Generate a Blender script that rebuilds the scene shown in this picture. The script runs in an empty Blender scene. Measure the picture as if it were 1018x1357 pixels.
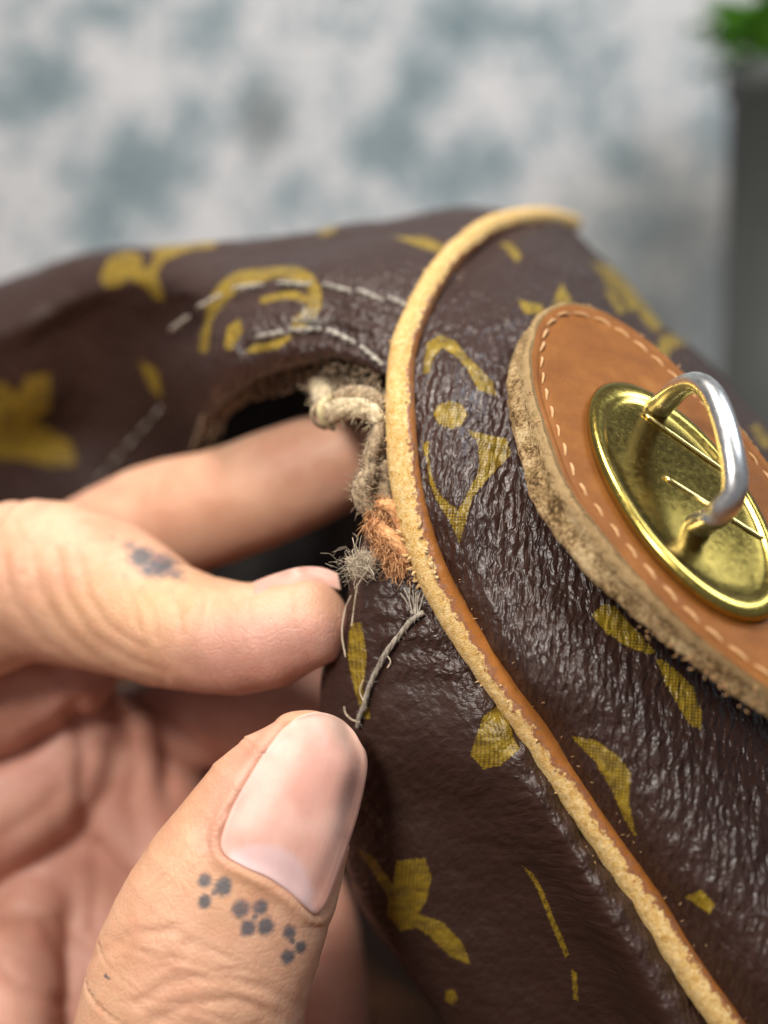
import bpy, bmesh, math, random, time
import numpy as np
from mathutils import Vector, Matrix
from mathutils.bvhtree import BVHTree
random.seed(7); rng = np.random.default_rng(7)
R = np.radians
sc = bpy.context.scene
T0 = time.time()
def tick(w_): print('TICK', w_, round(time.time() - T0, 1))
# ---------------------------------------------------------------- camera, world, lamps, exposure (1 unit = 1 cm)
sc.unit_settings.scale_length = 0.01
F = 1500.0; CX, CY = 509.0, 678.5
PITCH = R(12); CAM = np.array([0., 0., 12.])
RT = np.array([1., 0, 0]); FW = np.array([0, math.cos(PITCH), -math.sin(PITCH)]); UP = np.array([0, math.sin(PITCH), math.cos(PITCH)])
cd = bpy.data.cameras.new("camera"); cam = bpy.data.objects.new("camera", cd); sc.collection.objects.link(cam); sc.camera = cam
cam.location = CAM; cam.rotation_euler = (R(90) - PITCH, 0, 0)
cd.sensor_fit = 'HORIZONTAL'; cd.sensor_width = 36; cd.lens = 36 * F / 1018
cd.clip_start = 0.1; cd.clip_end = 500
cd.dof.use_dof = True; cd.dof.focus_distance = 13.5; cd.dof.aperture_fstop = 0.10; cd.dof.aperture_blades = 0
w = bpy.data.worlds.new("World"); sc.world = w; w.use_nodes = True
w.node_tree.nodes["Background"].inputs[0].default_value = (0.62, 0.64, 0.70, 1)
w.node_tree.nodes["Background"].inputs[1].default_value = 0.24
def area(name, loc, look, sx, sy, power, col):
    l = bpy.data.lights.new(name, 'AREA'); l.shape = 'RECTANGLE'; l.size = sx; l.size_y = sy; l.energy = power; l.color = col
    o = bpy.data.objects.new(name, l); sc.collection.objects.link(o); o.location = loc
    o.rotation_euler = (Vector(look) - Vector(loc)).to_track_quat('-Z', 'Y').to_euler(); return o
area("ceiling_lamp", (-4, 10, 52), (0, 13, 9), 12, 10, 15000, (1.0, 0.93, 0.84))
area("window_light", (30, 10, 44), (2, 14, 9), 18, 14, 10000, (0.80, 0.90, 1.0))
area("front_lamp", (-19, -17, 37), (-1, 13, 9), 12, 10, 17500, (1.0, 0.95, 0.88))
sc.view_settings.view_transform = 'Standard'; sc.view_settings.look = 'None'; sc.view_settings.exposure = 0.3; sc.view_settings.gamma = 1
sc.render.engine = 'CYCLES'; sc.cycles.max_bounces = 6; sc.cycles.diffuse_bounces = 3

# ---------------------------------------------------------------- helpers
def P(px, py, d):
    px = np.asarray(px, float); py = np.asarray(py, float); d = np.asarray(d, float)
    x = (px - CX) / F * d; y = -(py - CY) / F * d
    return CAM + x[..., None] * RT + y[..., None] * UP + d[..., None] * FW
def toview(W):
    q = np.asarray(W) - CAM; x = q @ RT; y = q @ UP; d = q @ FW
    return CX + x / d * F, CY - y / d * F, d
def cr(pts, t):
    """Catmull-Rom through rows of pts at parameters t in 0..n-1"""
    pts = np.asarray(pts, float); n = len(pts); ext = np.concatenate([[2 * pts[0] - pts[1]], pts, [2 * pts[-1] - pts[-2]]])
    t = np.clip(np.asarray(t, float), 0, n - 1 - 1e-9); i = t.astype(int); f = (t - i).reshape((-1,) + (1,) * (pts.ndim - 1))
    a, b, c, d = ext[i], ext[i + 1], ext[i + 2], ext[i + 3]
    return 0.5 * (2 * b + (c - a) * f + (2 * a - 5 * b + 4 * c - d) * f ** 2 + (3 * b - a - 3 * c + d) * f ** 3)
def curve(pts, n):
    """evenly spaced points through pts (last axis kept)"""
    p = cr(pts, np.linspace(0, len(pts) - 1, 40 * len(pts)))
    s = np.concatenate([[0], np.cumsum(np.linalg.norm(np.diff(p[:, :3] if p.shape[1] > 2 else p, axis=0), axis=1))])
    q = np.linspace(0, s[-1], n); return np.stack([np.interp(q, s, p[:, k]) for k in range(p.shape[1])], 1)
_perm = rng.permutation(256); _perm = np.concatenate([_perm, _perm, _perm]); _rv = rng.random(1024) * 2 - 1
def noise(p, s=1.0, seed=0):
    p = np.asarray(p, float) * s + seed * 17.31; i = np.floor(p).astype(int); f = p - i; f = f * f * (3 - 2 * f)
    out = 0
    for dx in (0, 1):
        for dy in (0, 1):
            for dz in (0, 1):
                h = _perm[(_perm[(_perm[(i[..., 0] + dx) & 255] + i[..., 1] + dy) & 255] + i[..., 2] + dz) & 255]
                wgt = (f[..., 0] if dx else 1 - f[..., 0]) * (f[..., 1] if dy else 1 - f[..., 1]) * (f[..., 2] if dz else 1 - f[..., 2])
                out = out + wgt * _rv[h]
    return out
def fbm(p, s=1.0, o=3, seed=0):
    return sum(noise(p, s * 2 ** k, seed + k) * 0.5 ** k for k in range(o))
def mesh_obj(name, V, Fc, mat, parent=None, smooth=True, attrs=None):
    me = bpy.data.meshes.new(name); V = np.asarray(V, np.float32)
    if isinstance(Fc, np.ndarray):
        k = Fc.shape[1]; me.vertices.add(len(V)); me.vertices.foreach_set("co", V.ravel())
        me.loops.add(Fc.size); me.loops.foreach_set("vertex_index", Fc.astype(np.int32).ravel())
        me.polygons.add(len(Fc)); me.polygons.foreach_set("loop_start", np.arange(0, Fc.size, k, dtype=np.int32))
        me.update(calc_edges=True)
    else:
        me.from_pydata(V.tolist(), [], Fc); me.update()
    me.validate()
    if smooth: me.polygons.foreach_set("use_smooth", np.ones(len(me.polygons), bool))
    for k, a in (attrs or {}).items():
        a = np.asarray(a, np.float32)
        if a.ndim == 1: me.attributes.new(k, 'FLOAT', 'POINT').data.foreach_set("value", a)
        else: me.attributes.new(k, 'FLOAT_VECTOR', 'POINT').data.foreach_set("vector", a.ravel())
    o = bpy.data.objects.new(name, me); sc.collection.objects.link(o)
    if mat: me.materials.append(mat)
    if parent: o.parent = parent
    return o
def grid_faces(nu, nv, wrap=False):
    i = np.arange(nu - 1)[:, None]; j = np.arange(nv if wrap else nv - 1)[None, :]; jn = (j + 1) % nv
    return np.stack([i * nv + j, i * nv + jn, (i + 1) * nv + jn, (i + 1) * nv + j], -1).reshape(-1, 4)
def tube(path, rad, n=10, up=(0, 0, 1), prof=None):
    """returns verts, faces, (angle) of a tube with closed ends; rad scalar / array / (n,2)"""
    path = np.asarray(path, float); m = len(path); T = np.gradient(path, axis=0); T /= np.linalg.norm(T, axis=1)[:, None] + 1e-12
    r = np.asarray(rad, float)
    if r.ndim == 0: r = np.full((m, 2), float(r))
    elif r.ndim == 1: r = np.stack([r, r], 1)
    A = np.cross(T, np.asarray(up, float)); 
    bad = np.linalg.norm(A, axis=1) < 1e-3; A[bad] = np.cross(T[bad], (1, 0.1, 0)); A /= np.linalg.norm(A, axis=1)[:, None]
    B = np.cross(A, T); th = np.linspace(0, 2 * np.pi, n, endpoint=False)
    V = path[:, None] + A[:, None] * (np.cos(th) [None, :, None] * r[:, None, :1]) + B[:, None] * (np.sin(th)[None, :, None] * r[:, None, 1:])
    V = V.reshape(-1, 3); Fc = grid_faces(m, n, True)
    k = len(V); V = np.concatenate([V, path[:1], path[-1:]])
    j = np.arange(n); jn = (j + 1) % n
    cap = np.concatenate([np.stack([jn, j, np.full(n, k), np.full(n, k)], 1), np.stack([(m - 1) * n + j, (m - 1) * n + jn, np.full(n, k + 1), np.full(n, k + 1)], 1)])
    return V, [tuple(f) for f in Fc.tolist()] + [tuple(f[:3]) for f in cap.tolist()]
def join(parts):
    V = []; Fc = []; n = 0
    for v, f in parts:
        V.append(np.asarray(v)); Fc += [tuple(i + n for i in q) for q in (f.tolist() if isinstance(f, np.ndarray) else f)]; n += len(v)
    return np.concatenate(V), Fc
def poly_sdf(X, Y, polys):
    """signed distance (px) to a union of polygons, positive inside"""
    best = np.full(X.shape, -1e3)
    for pg in polys:
        if isinstance(pg, tuple):
            best = np.maximum(best, pg[1] - line_dist(X, Y, pg[0])); continue
        pg = np.asarray(pg, float); lo = pg.min(0) - 14; hi = pg.max(0) + 14
        m = (X > lo[0]) & (X < hi[0]) & (Y > lo[1]) & (Y < hi[1])
        if not m.any(): continue
        x = X[m]; y = Y[m]; d = np.full(x.shape, 1e9); ins = np.zeros(x.shape, bool)
        for a, b in zip(pg, np.roll(pg, -1, 0)):
            e = b - a; t = np.clip(((x - a[0]) * e[0] + (y - a[1]) * e[1]) / (e @ e + 1e-9), 0, 1)
            d = np.minimum(d, np.hypot(x - a[0] - t * e[0], y - a[1] - t * e[1]))
            c = ((a[1] > y) != (b[1] > y)) & (x < (b[0] - a[0]) * (y - a[1]) / ((b[1] - a[1]) if abs(b[1] - a[1]) > 1e-9 else 1e-9) + a[0]); ins ^= c
        best[m] = np.maximum(best[m], np.where(ins, d, -d))
    return best
def line_dist(X, Y, pl):
    d = np.full(X.shape, 1e9); pl = np.asarray(pl, float)
    for a, b in zip(pl[:-1], pl[1:]):
        e = b - a; t = np.clip(((X - a[0]) * e[0] + (Y - a[1]) * e[1]) / (e @ e + 1e-9), 0, 1)
        d = np.minimum(d, np.hypot(X - a[0] - t * e[0], Y - a[1] - t * e[1]))
    return d
def empty(name, loc, label, cat, group=None):
    o = bpy.data.objects.new(name, None); sc.collection.objects.link(o); o.empty_display_size = 0.5
    o['label'] = label; o['category'] = cat
    o['anchor'] = list(map(float, loc))
    return o

def ss(x, a, b): t = np.clip((x - a) / (b - a), 0, 1); return t * t * (3 - 2 * t)
# patch frame: a gently bowed sheet standing off the panel. depth as a smooth function of place
def patch_depth(x, y):
    u = .42 * (x - 903) - .9 * (y - 652)
    return 13.22 + .0104 * u + 1.1e-5 * u ** 2
class M:
    def __init__(s, name):
        s.m = bpy.data.materials.new(name); s.m.use_nodes = True; s.t = s.m.node_tree; s.b = s.t.nodes["Principled BSDF"]
    def n(s, typ, ins=None, **kw):
        nd = s.t.nodes.new(typ)
        for k, v in kw.items(): setattr(nd, k, v)
        for k, v in (ins or {}).items(): s.put(nd.inputs[k], v)
        return nd
    def put(s, sock, v):
        if isinstance(v, bpy.types.NodeSocket): s.t.links.new(v, sock)
        elif isinstance(v, bpy.types.Node): s.t.links.new(v.outputs[0], sock)
        else: sock.default_value = v
    def set(s, **kw):
        for k, v in kw.items(): s.put(s.b.inputs[k.replace('_', ' ')], v)
    def math(s, op, a, b=0.0, clamp=False):
        nd = s.n('ShaderNodeMath', {0: a, 1: b}, operation=op); nd.use_clamp = clamp; return nd.outputs[0]
    def mix(s, f, a, b, mode='MIX'):
        nd = s.n('ShaderNodeMix', data_type='RGBA', blend_type=mode); s.put(nd.inputs[0], f); s.put(nd.inputs[6], a); s.put(nd.inputs[7], b); return nd.outputs[2]
    def ramp(s, f, *stops):
        nd = s.n('ShaderNodeValToRGB', {0: f}); e = nd.color_ramp.elements
        while len(e) < len(stops): e.new(0.5)
        for q, (p, c) in zip(e, stops): q.position = p; q.color = c if len(c) == 4 else (*c, 1)
        return nd.outputs[0]
    def mr(s, v, a, b, c=0.0, d=1.0, smooth=False):
        nd = s.n('ShaderNodeMapRange', {0: v, 1: a, 2: b, 3: c, 4: d}); nd.interpolation_type = 'SMOOTHSTEP' if smooth else 'LINEAR'; return nd.outputs[0]
    def attr(s, name): return s.n('ShaderNodeAttribute', attribute_name=name)
    def noise(s, vec, scale, detail=3, rough=.5, dist=0.0): return s.n('ShaderNodeTexNoise', {'Vector': vec, 'Scale': scale, 'Detail': detail, 'Roughness': rough, 'Distortion': dist}).outputs[0]
    def scale(s, vec, v): return s.n('ShaderNodeMapping', {'Vector': vec, 'Scale': v}).outputs[0]
    def bump(s, h, strength, dist, normal=None):
        nd = s.n('ShaderNodeBump', {'Height': h, 'Strength': strength, 'Distance': dist})
        if normal is not None: s.put(nd.inputs['Normal'], normal)
        return nd.outputs[0]
    def co(s): return s.n('ShaderNodeNewGeometry').outputs['Position']
def c4(*c): return (*c, 1)

# ---------------------------------------------------------------- materials
def mat_canvas():
    m = M('coated_canvas'); g = m.attr('grain').outputs['Vector']
    pr = m.attr('print').outputs['Fac']; sm = m.attr('smooth').outputs['Fac']
    wob = m.noise(g, 26, 2)
    edge = m.math('ADD', pr, m.math('MULTIPLY', m.math('SUBTRACT', wob, .5), 7.0))
    mask = m.mr(edge, -0.8, 0.9, smooth=True)
    mask = m.math('MULTIPLY', mask, m.mr(m.noise(g, 3.2, 4, .6), .32, .50, .45, 1.0))
    # screened print: fine cross weave of dark dots
    w1 = m.n('ShaderNodeTexWave', {'Vector': g, 'Scale': 8.0, 'Distortion': 1.2, 'Detail': 2}, bands_direction='X').outputs['Fac']
    w2 = m.n('ShaderNodeTexWave', {'Vector': g, 'Scale': 8.0, 'Distortion': 1.2, 'Detail': 2}, bands_direction='Y').outputs['Fac']
    weave = m.math('MULTIPLY', w1, w2)
    patchy = m.mr(m.noise(g, 5, 3), .35, .65)
    ink = m.mr(m.math('ADD', weave, m.math('MULTIPLY', patchy, .35)), .08, .52, .30, 1.0)
    # wrinkled grain : stretched pebbles with meandering ridges
    gd = m.n('ShaderNodeVectorMath', operation='ADD'); m.put(gd.inputs[0], g)
    nz = m.n('ShaderNodeTexNoise', {'Vector': g, 'Scale': 6.0, 'Detail': 2}).outputs['Color']
    nzs = m.n('ShaderNodeVectorMath', {0: nz, 1: (.10, .22, 0)}, operation='MULTIPLY'); m.put(gd.inputs[1], nzs.outputs[0])
    st = m.scale(gd.outputs[0], (12, 4.0, 1))
    v = m.n('ShaderNodeTexVoronoi', {'Vector': st, 'Scale': 1.0, 'Smoothness': .55}, feature='SMOOTH_F1', voronoi_dimensions='2D').outputs['Distance']
    st2 = m.scale(gd.outputs[0], (19, 6.0, 1)); n2 = m.noise(st2, 1.0, 1, .4, .4)
    ridge = m.math('ABSOLUTE', m.math('SUBTRACT', m.noise(m.scale(gd.outputs[0], (10, 3.2, 1)), 1.0, 1, .5, .9), .5))
    h = m.math('ADD', m.math('MULTIPLY', v, -1.5), m.math('ADD', m.math('MULTIPLY', n2, .55), m.math('MULTIPLY', m.mr(ridge, 0, .16), .30)))
    fine = m.noise(m.scale(g, (70, 55, 1)), 1.0, 2)
    st_ = m.math('SUBTRACT', 1.0, sm)
    b1 = m.bump(h, m.mr(sm, 0, 1, 1.0, .20), .027)
    b2 = m.bump(m.math('ADD', fine, m.math('MULTIPLY', weave, m.math('MULTIPLY', mask, .5))), .35, .006, b1)
    base = m.mix(m.noise(g, 2.2, 4), c4(.030, .0135, .010), c4(.050, .024, .018))
    yel = m.mix(m.noise(g, 9, 3), c4(.25, .155, .009), c4(.37, .255, .022))
    col = m.mix(m.math('MULTIPLY', mask, ink), base, yel)
    rough = m.math('ADD', m.mr(m.noise(g, 12, 3), .3, .7, .31, .42), m.math('MULTIPLY', sm, .14))
    m.set(Base_Color=col, Roughness=rough, Normal=b2, Specular_IOR_Level=.5)
    return m.m
def mat_piping():
    m = M('piping_leather'); wn = m.attr('worn').outputs['Fac']; p = m.co()
    fib = m.noise(p, 16, 5, .75, .5); fib2 = m.noise(p, 60, 3, .7)
    e = m.math('ADD', wn, m.math('MULTIPLY', m.math('SUBTRACT', m.noise(p, 8, 6, .75), .5), .42))
    mask = m.mr(e, -.012, .012)
    pale = m.ramp(m.math('ADD', m.math('MULTIPLY', fib, .7), m.math('MULTIPLY', fib2, .3)), (.36, (.46, .22, .05)), (.45, (.74, .45, .14)), (.58, (.88, .65, .32)))
    pale = m.mix(m.mr(m.noise(p, 2.0, 4), .55, .75, 0, .5), pale, c4(.62, .35, .12))
    glz = m.mix(m.noise(p, 5, 4), c4(.29, .095, .018), c4(.42, .16, .035))
    rim = m.mr(m.math('ABSOLUTE', m.math('ADD', e, .035)), .0, .05, .75, 0)
    glz = m.mix(rim, glz, c4(.20, .10, .07))
    bw = m.bump(m.math('ADD', m.noise(p, 30, 4, .7), m.math('MULTIPLY', fib2, .6)), .8, .03)
    bg = m.bump(m.noise(m.scale(p, (1, 1, 1)), 38, 3), .5, .010)
    nm = m.n('ShaderNodeMix', data_type='VECTOR'); m.put(nm.inputs[0], mask); m.put(nm.inputs[4], bg); m.put(nm.inputs[5], bw)
    m.set(Base_Color=m.mix(mask, glz, pale), Roughness=m.mr(mask, 0, 1, .30, .9), Normal=nm.outputs[1], Specular_IOR_Level=m.mr(mask, 0, 1, .5, .15))
    return m.m
def mat_tan():
    m = M('tan_leather'); p = m.co()
    n1 = m.noise(p, 1.6, 4, .6); n2 = m.noise(p, 40, 3, .6); n3 = m.noise(p, 9, 5, .7)
    col = m.ramp(n1, (.3, (.165, .054, .008)), (.55, (.22, .076, .012)), (.75, (.28, .11, .022)))
    col = m.mix(m.mr(n3, .62, .78, 0, .3), col, c4(.46, .24, .10))
    col = m.mix(m.mr(n2, .60, .75, 0, .2), col, c4(.52, .30, .14))
    m.set(Base_Color=col, Roughness=m.mr(n3, .3, .7, .52, .68), Normal=m.bump(m.math('ADD', n2, m.math('MULTIPLY', n3, 1.5)), .35, .015), Specular_IOR_Level=.25)
    return m.m
def mat_rawedge():
    m = M('raw_cut_edge'); p = m.co(); a = m.attr('lay').outputs['Fac']
    n1 = m.noise(p, 3, 5, .7); n2 = m.noise(p, 22, 5, .8, .6); n3 = m.noise(p, 70, 3, .7)
    col = m.ramp(m.math('ADD', m.math('MULTIPLY', n1, .4), m.math('MULTIPLY', n2, .6)), (.41, (.085, .045, .018)), (.46, (.30, .18, .075)), (.51, (.62, .41, .19)), (.57, (.90, .68, .38)))
    col = m.mix(m.mr(m.math('ADD', a, m.math('MULTIPLY', m.math('SUBTRACT', n2, .5), .5)), .66, .95), col, c4(.60, .40, .19))
    col = m.mix(m.mr(a, .12, .0, 0, .8), col, c4(.50, .30, .15))
    m.set(Base_Color=col, Roughness=.9, Normal=m.bump(m.math('ADD', n2, m.math('MULTIPLY', n3, .5)), 1.0, .06), Specular_IOR_Level=.2)
    return m.m
def mat_skin():
    m = M('skin'); p = m.co(); pk = m.attr('pink').outputs['Fac']; ink = m.attr('ink').outputs['Fac']; cr_ = m.attr('crease').outputs['Fac']; ty = m.attr('tint').outputs['Fac']
    n1 = m.noise(p, 1.1, 4, .6); n2 = m.noise(p, 6, 4, .6)
    tan = m.ramp(n1, (.35, (.62, .335, .20)), (.65, (.76, .455, .29)))
    pnk = m.ramp(n1, (.35, (.56, .265, .195)), (.65, (.68, .375, .29)))
    col = m.mix(pk, tan, pnk)
    col = m.mix(m.math('MULTIPLY', m.mr(n2, .5, .72), .22), col, c4(.62, .25, .17))
    col = m.mix(m.mr(ty, 0, 1, 0, .4), col, c4(.55, .33, .09))
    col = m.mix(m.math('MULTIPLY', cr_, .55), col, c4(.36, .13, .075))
    col = m.mix(m.math('MULTIPLY', m.mr(m.math('ADD', ink, m.math('MULTIPLY', m.math('SUBTRACT', m.noise(p, 14, 3), .5), .5)), .15, .8, smooth=True), .88), col, c4(.075, .095, .115))
    vor = m.n('ShaderNodeTexVoronoi', {'Vector': p, 'Scale': 15.0}, feature='DISTANCE_TO_EDGE').outputs['Distance']
    vor2 = m.n('ShaderNodeTexVoronoi', {'Vector': m.scale(p, (1, 1, 1)), 'Scale': 6.0}, feature='DISTANCE_TO_EDGE').outputs['Distance']
    n3 = m.noise(p, 30, 4, .7)
    blot = m.mr(m.noise(p, 2.6, 5, .7), .52, .72); col = m.mix(m.math('MULTIPLY', blot, .30), col, c4(.70, .27, .19))
    pore = m.mr(m.n('ShaderNodeTexVoronoi', {'Vector': p, 'Scale': 26.0}).outputs['Distance'], .0, .28); col = m.mix(m.math('MULTIPLY', m.math('SUBTRACT', 1.0, pore), .22), col, c4(.40, .17, .09))
    h = m.math('ADD', m.math('ADD', m.math('MULTIPLY', m.mr(vor, 0, .16), .45), m.math('MULTIPLY', pore, .4)), m.math('ADD', m.math('MULTIPLY', m.mr(vor2, 0, .10), .45), n3))
    m.set(Base_Color=col, Roughness=m.mr(n2, .3, .7, .40, .54), Normal=m.bump(h, .40, .012), Specular_IOR_Level=.42,
          Subsurface_Weight=.30, Subsurface_Radius=(1.0, .38, .2), Subsurface_Scale=.22)
    return m.m
def mat_nail():
    m = M('fingernail'); p = m.co(); lu = m.attr('lunula').outputs['Fac']; uv = m.attr('nuv').outputs['Vector']
    n = m.noise(p, 2.0, 3)
    col = m.ramp(n, (.35, (.66, .33, .26)), (.65, (.76, .43, .35)))
    tip = m.attr('tip').outputs['Fac']
    col = m.mix(m.mr(tip, .0, 1, 0, .35), col, c4(.76, .56, .44))
    col = m.mix(m.mr(lu, -6, 8, 0, .6, smooth=True), col, c4(.74, .52, .53))
    rid = m.noise(m.scale(uv, (38, 1.2, 1)), 1.0, 3, .6)
    col = m.mix(m.mr(rid, .55, .8, 0, .08), col, c4(.86, .72, .64))
    m.set(Base_Color=col, Roughness=m.mr(rid, .3, .7, .40, .50), Normal=m.bump(rid, .22, .010), Specular_IOR_Level=.5, Subsurface_Weight=.25, Subsurface_Radius=(1, .4, .3), Subsurface_Scale=.15)
    return m.m
def mat_metal(name, c1, c2, rough, tarn=.4, spots=(.06, .045, .012)):
    m = M(name); p = m.co(); n1 = m.noise(p, 1.8, 5, .65); n2 = m.noise(p, 14, 5, .7)
    col = m.mix(n1, c4(*c1), c4(*c2)); col = m.mix(m.attr('inner_reflection').outputs['Fac'], col, c4(.20, .145, .035)); col = m.mix(m.mr(m.noise(p, 3.5, 4, .6), .56, .75, 0, tarn), col, c4(*spots))  # plate interior: a dark reflection painted into the base colour
    m.set(Base_Color=col, Metallic=1.0, Roughness=m.mr(n2, .3, .7, rough * .7, rough * 1.5), Normal=m.bump(m.noise(p, 5, 3, .5), .10, .010))
    return m.m
def mat_ring():
    m = M('worn_plating'); p = m.co(); g = m.attr('foot').outputs['Fac']; n2 = m.noise(p, 9, 4, .6)
    col = m.mix(m.mr(m.math('ADD', g, m.math('MULTIPLY', m.math('SUBTRACT', n2, .5), .5)), .35, .8, smooth=True), c4(.82, .80, .77), c4(.72, .60, .32))
    m.set(Base_Color=col, Metallic=1.0, Roughness=m.mr(n2, .3, .7, .24, .36), Normal=m.bump(m.noise(p, 20, 3), .12, .01))
    return m.m
def mat_fiber(name, c1, c2, rough=.8, sc_=9):
    m = M(name); p = m.co(); n = m.noise(p, sc_, 4, .7)
    m.set(Base_Color=m.mix(m.mr(n, .3, .7), c4(*c1), c4(*c2)), Roughness=rough, Normal=m.bump(m.noise(p, 60, 3), .6, .01), Specular_IOR_Level=.3, Sheen_Weight=.2)
    return m.m
MC, MPI, MT, MRE, MS, MN = mat_canvas(), mat_piping(), mat_tan(), mat_rawedge(), mat_skin(), mat_nail()
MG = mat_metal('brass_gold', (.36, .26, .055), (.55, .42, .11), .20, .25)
MGB = mat_metal('bright_gold', (.80, .62, .22), (.88, .72, .30), .18, .15)
MR = mat_ring()
MW = mat_fiber('dirty_white_thread', (.22, .195, .16), (.62, .57, .48))
MTH = mat_fiber('tan_thread', (.46, .24, .09), (.68, .41, .19))
MCORD = mat_fiber('frayed_cord', (.14, .085, .045), (.56, .42, .26), .9, 11)
MGREY = mat_fiber('grey_fluff', (.46, .36, .24), (.85, .72, .54), .9)
MOR = mat_fiber('orange_fiber', (.48, .19, .06), (.84, .48, .22), .9, 9)
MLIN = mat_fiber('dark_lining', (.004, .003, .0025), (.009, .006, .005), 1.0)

# ---------------------------------------------------------------- the bag: canvas panels
MOT_R = [
 [(561,494),(566,453),(584,441),(602,448),(622,474),(653,504),(658,524),(635,517),(620,489),(602,469),(586,459),(574,474),(568,496)],
 [(575,549),(582,536),(597,531),(612,536),(620,549),(612,562),(597,568),(582,562)],
 [(560,588),(566,612),(569,636),(580,663),(597,690),(610,720),(620,683),(627,659),(651,629),(678,602),(671,581),(620,569),(634,588),(636,612),(631,632),(617,659),(607,676),(595,666),(583,653),(573,632),(568,605),(569,585)],
 [(784,815),(799,800),(817,804),(830,822),(848,840),(868,864),(861,868),(843,862),(826,853),(804,840)],
 [(870,873),(879,875),(896,888),(919,910),(932,946),(930,968),(914,959),(896,928),(881,902)],
 [(756,977),(789,982),(822,1004),(836,1026),(833,1064),(844,1114),(827,1086),(811,1048),(789,1010),(767,990)],
 [(744,375),(762,405),(768,415),(730,412)], [(686,396),(719,403),(722,414),(695,417)],
 [(782,347),(812,356),(838,378),(852,400),(838,414),(821,387),(795,362)], [(838,385),(868,410),(880,432),(868,440),(850,420)], [(877,445),(900,440),(912,456),(890,462),(880,482),(868,474)], [(800,372),(820,396),(832,412),(822,416),(806,394)],
 [(663,321),(678,321),(691,339),(686,347)], [(990,570),(1004,562),(1022,590),(1010,600)],
 [(905,1190),(930,1180),(948,1200),(940,1212)], [(1080,1050),(1120,1040),(1160,1100),(1120,1130)]]
MOT_U = [
 [(515,314),(561,311),(592,324),(589,339),(571,331),(541,321)],
 [(130,367),(143,342),(169,329),(184,334),(181,352),(197,342),(204,327),(194,319),(286,314),(286,324),(245,329),(215,339),(202,352),(197,383),(194,411),(184,398),(174,373),(163,362),(148,378),(135,378)],
 (curve(np.array([(259,460),(259,432),(270,404),(295,379),(332,363),(372,359),(403,368),(418,388),(415,410),(394,428)], float), 40), 8.5), (curve(np.array([(404,396),(382,390),(350,397)], float), 12), 6),
 [(296,462),(299,431),(317,421),(322,439),(306,464)], [(322,467),(332,454),(352,454),(378,439),(388,444),(368,464),(342,467)],
 [(-20,500),(-20,608),(26,608),(66,618),(102,615),(92,587),(61,567),(46,556),(66,541),(66,495),(36,500),(20,526),(10,510)],
 [(174,480),(204,495),(214,530),(196,515)], [(420,306),(450,303),(440,312),(424,313)]]
MOT_L = [
 [(461,825),(478,825),(485,866),(481,914),(490,954),(480,954),(468,907),(459,866)],
 [(641,949),(663,933),(688,993),(663,1015),(641,1018),(624,999)],
 [(526,1141),(564,1137),(572,1163),(564,1196),(553,1212),(586,1223),(613,1251),(624,1278),(597,1267),(570,1240),(553,1229),(531,1234),(512,1212),(515,1190),(493,1158),(476,1136),(471,1125),(493,1136),(520,1174),(523,1152)],
 [(690,1147),(704,1160),(720,1188),(744,1240),(754,1265),(748,1270),(736,1240),(709,1180)],[(757,1285),(764,1290),(766,1327),(760,1325)],
 [(592,1312),(602,1310),(608,1322),(600,1331),(590,1325)]]
NET_R = [
 [(722,290,19.6),(738,294,19.7),(758,308,19.9),(778,326,20.2),(793,340,20.6),(800,346,21.5),(795,362,24)],
 [(652,302,18.1),(690,322,17.7),(730,343,17.8),(775,362,18.2),(815,378,19),(845,392,20.5),(850,420,23.5)],
 [(592,352,16.5),(645,375,16.2),(700,395,16),(770,412,16.6),(835,425,17.8),(880,430,19.5),(885,460,23.5)],
 [(557,410,15.5),(620,440,15.1),(680,455,15.1),(770,480,15.2),(860,485,16.5),(930,472,19),(935,505,23.5)],
 [(535,490,14.8),(600,510,14.35),(665,530,14.3),(790,560,14.4),(900,560,15.8),(985,533,18.7),(990,570,23.5)],
 [(540,605,14.15),(610,625,13.75),(690,640,13.75),(830,660,13.8),(950,640,15.3),(1060,610,18.4),(1065,660,23.5)],
 [(570,712,13.9),(640,745,13.45),(740,760,13.35),(890,770,13.6),(1010,745,15),(1130,700,18),(1140,750,23)],
 [(627,840,13.6),(700,880,13.0),(830,890,12.9),(970,890,13.5),(1090,860,14.8),(1220,800,18),(1230,860,23)],
 [(705,962,13.4),(790,1000,12.8),(920,1020,12.7),(1060,1010,13.2),(1180,980,14.5),(1310,920,18),(1320,980,23)],
 [(805,1110,13.1),(900,1150,12.5),(1020,1170,12.4),(1150,1160,12.9),(1280,1120,14.4),(1400,1060,18),(1410,1120,23)],
 [(902,1260,12.9),(1000,1300,12.3),(1110,1320,12.2),(1240,1310,12.8),(1360,1280,14.2),(1480,1220,18),(1490,1280,23)],
 [(978,1365,12.7),(1080,1420,12.2),(1190,1440,12.1),(1310,1430,12.7),(1430,1400,14.2),(1540,1350,18),(1550,1400,23)],
 [(1090,1540,12.5),(1190,1600,12.1),(1290,1620,12.1),(1410,1610,12.7),(1520,1580,14.2),(1620,1530,18),(1630,1580,23)]]
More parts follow.
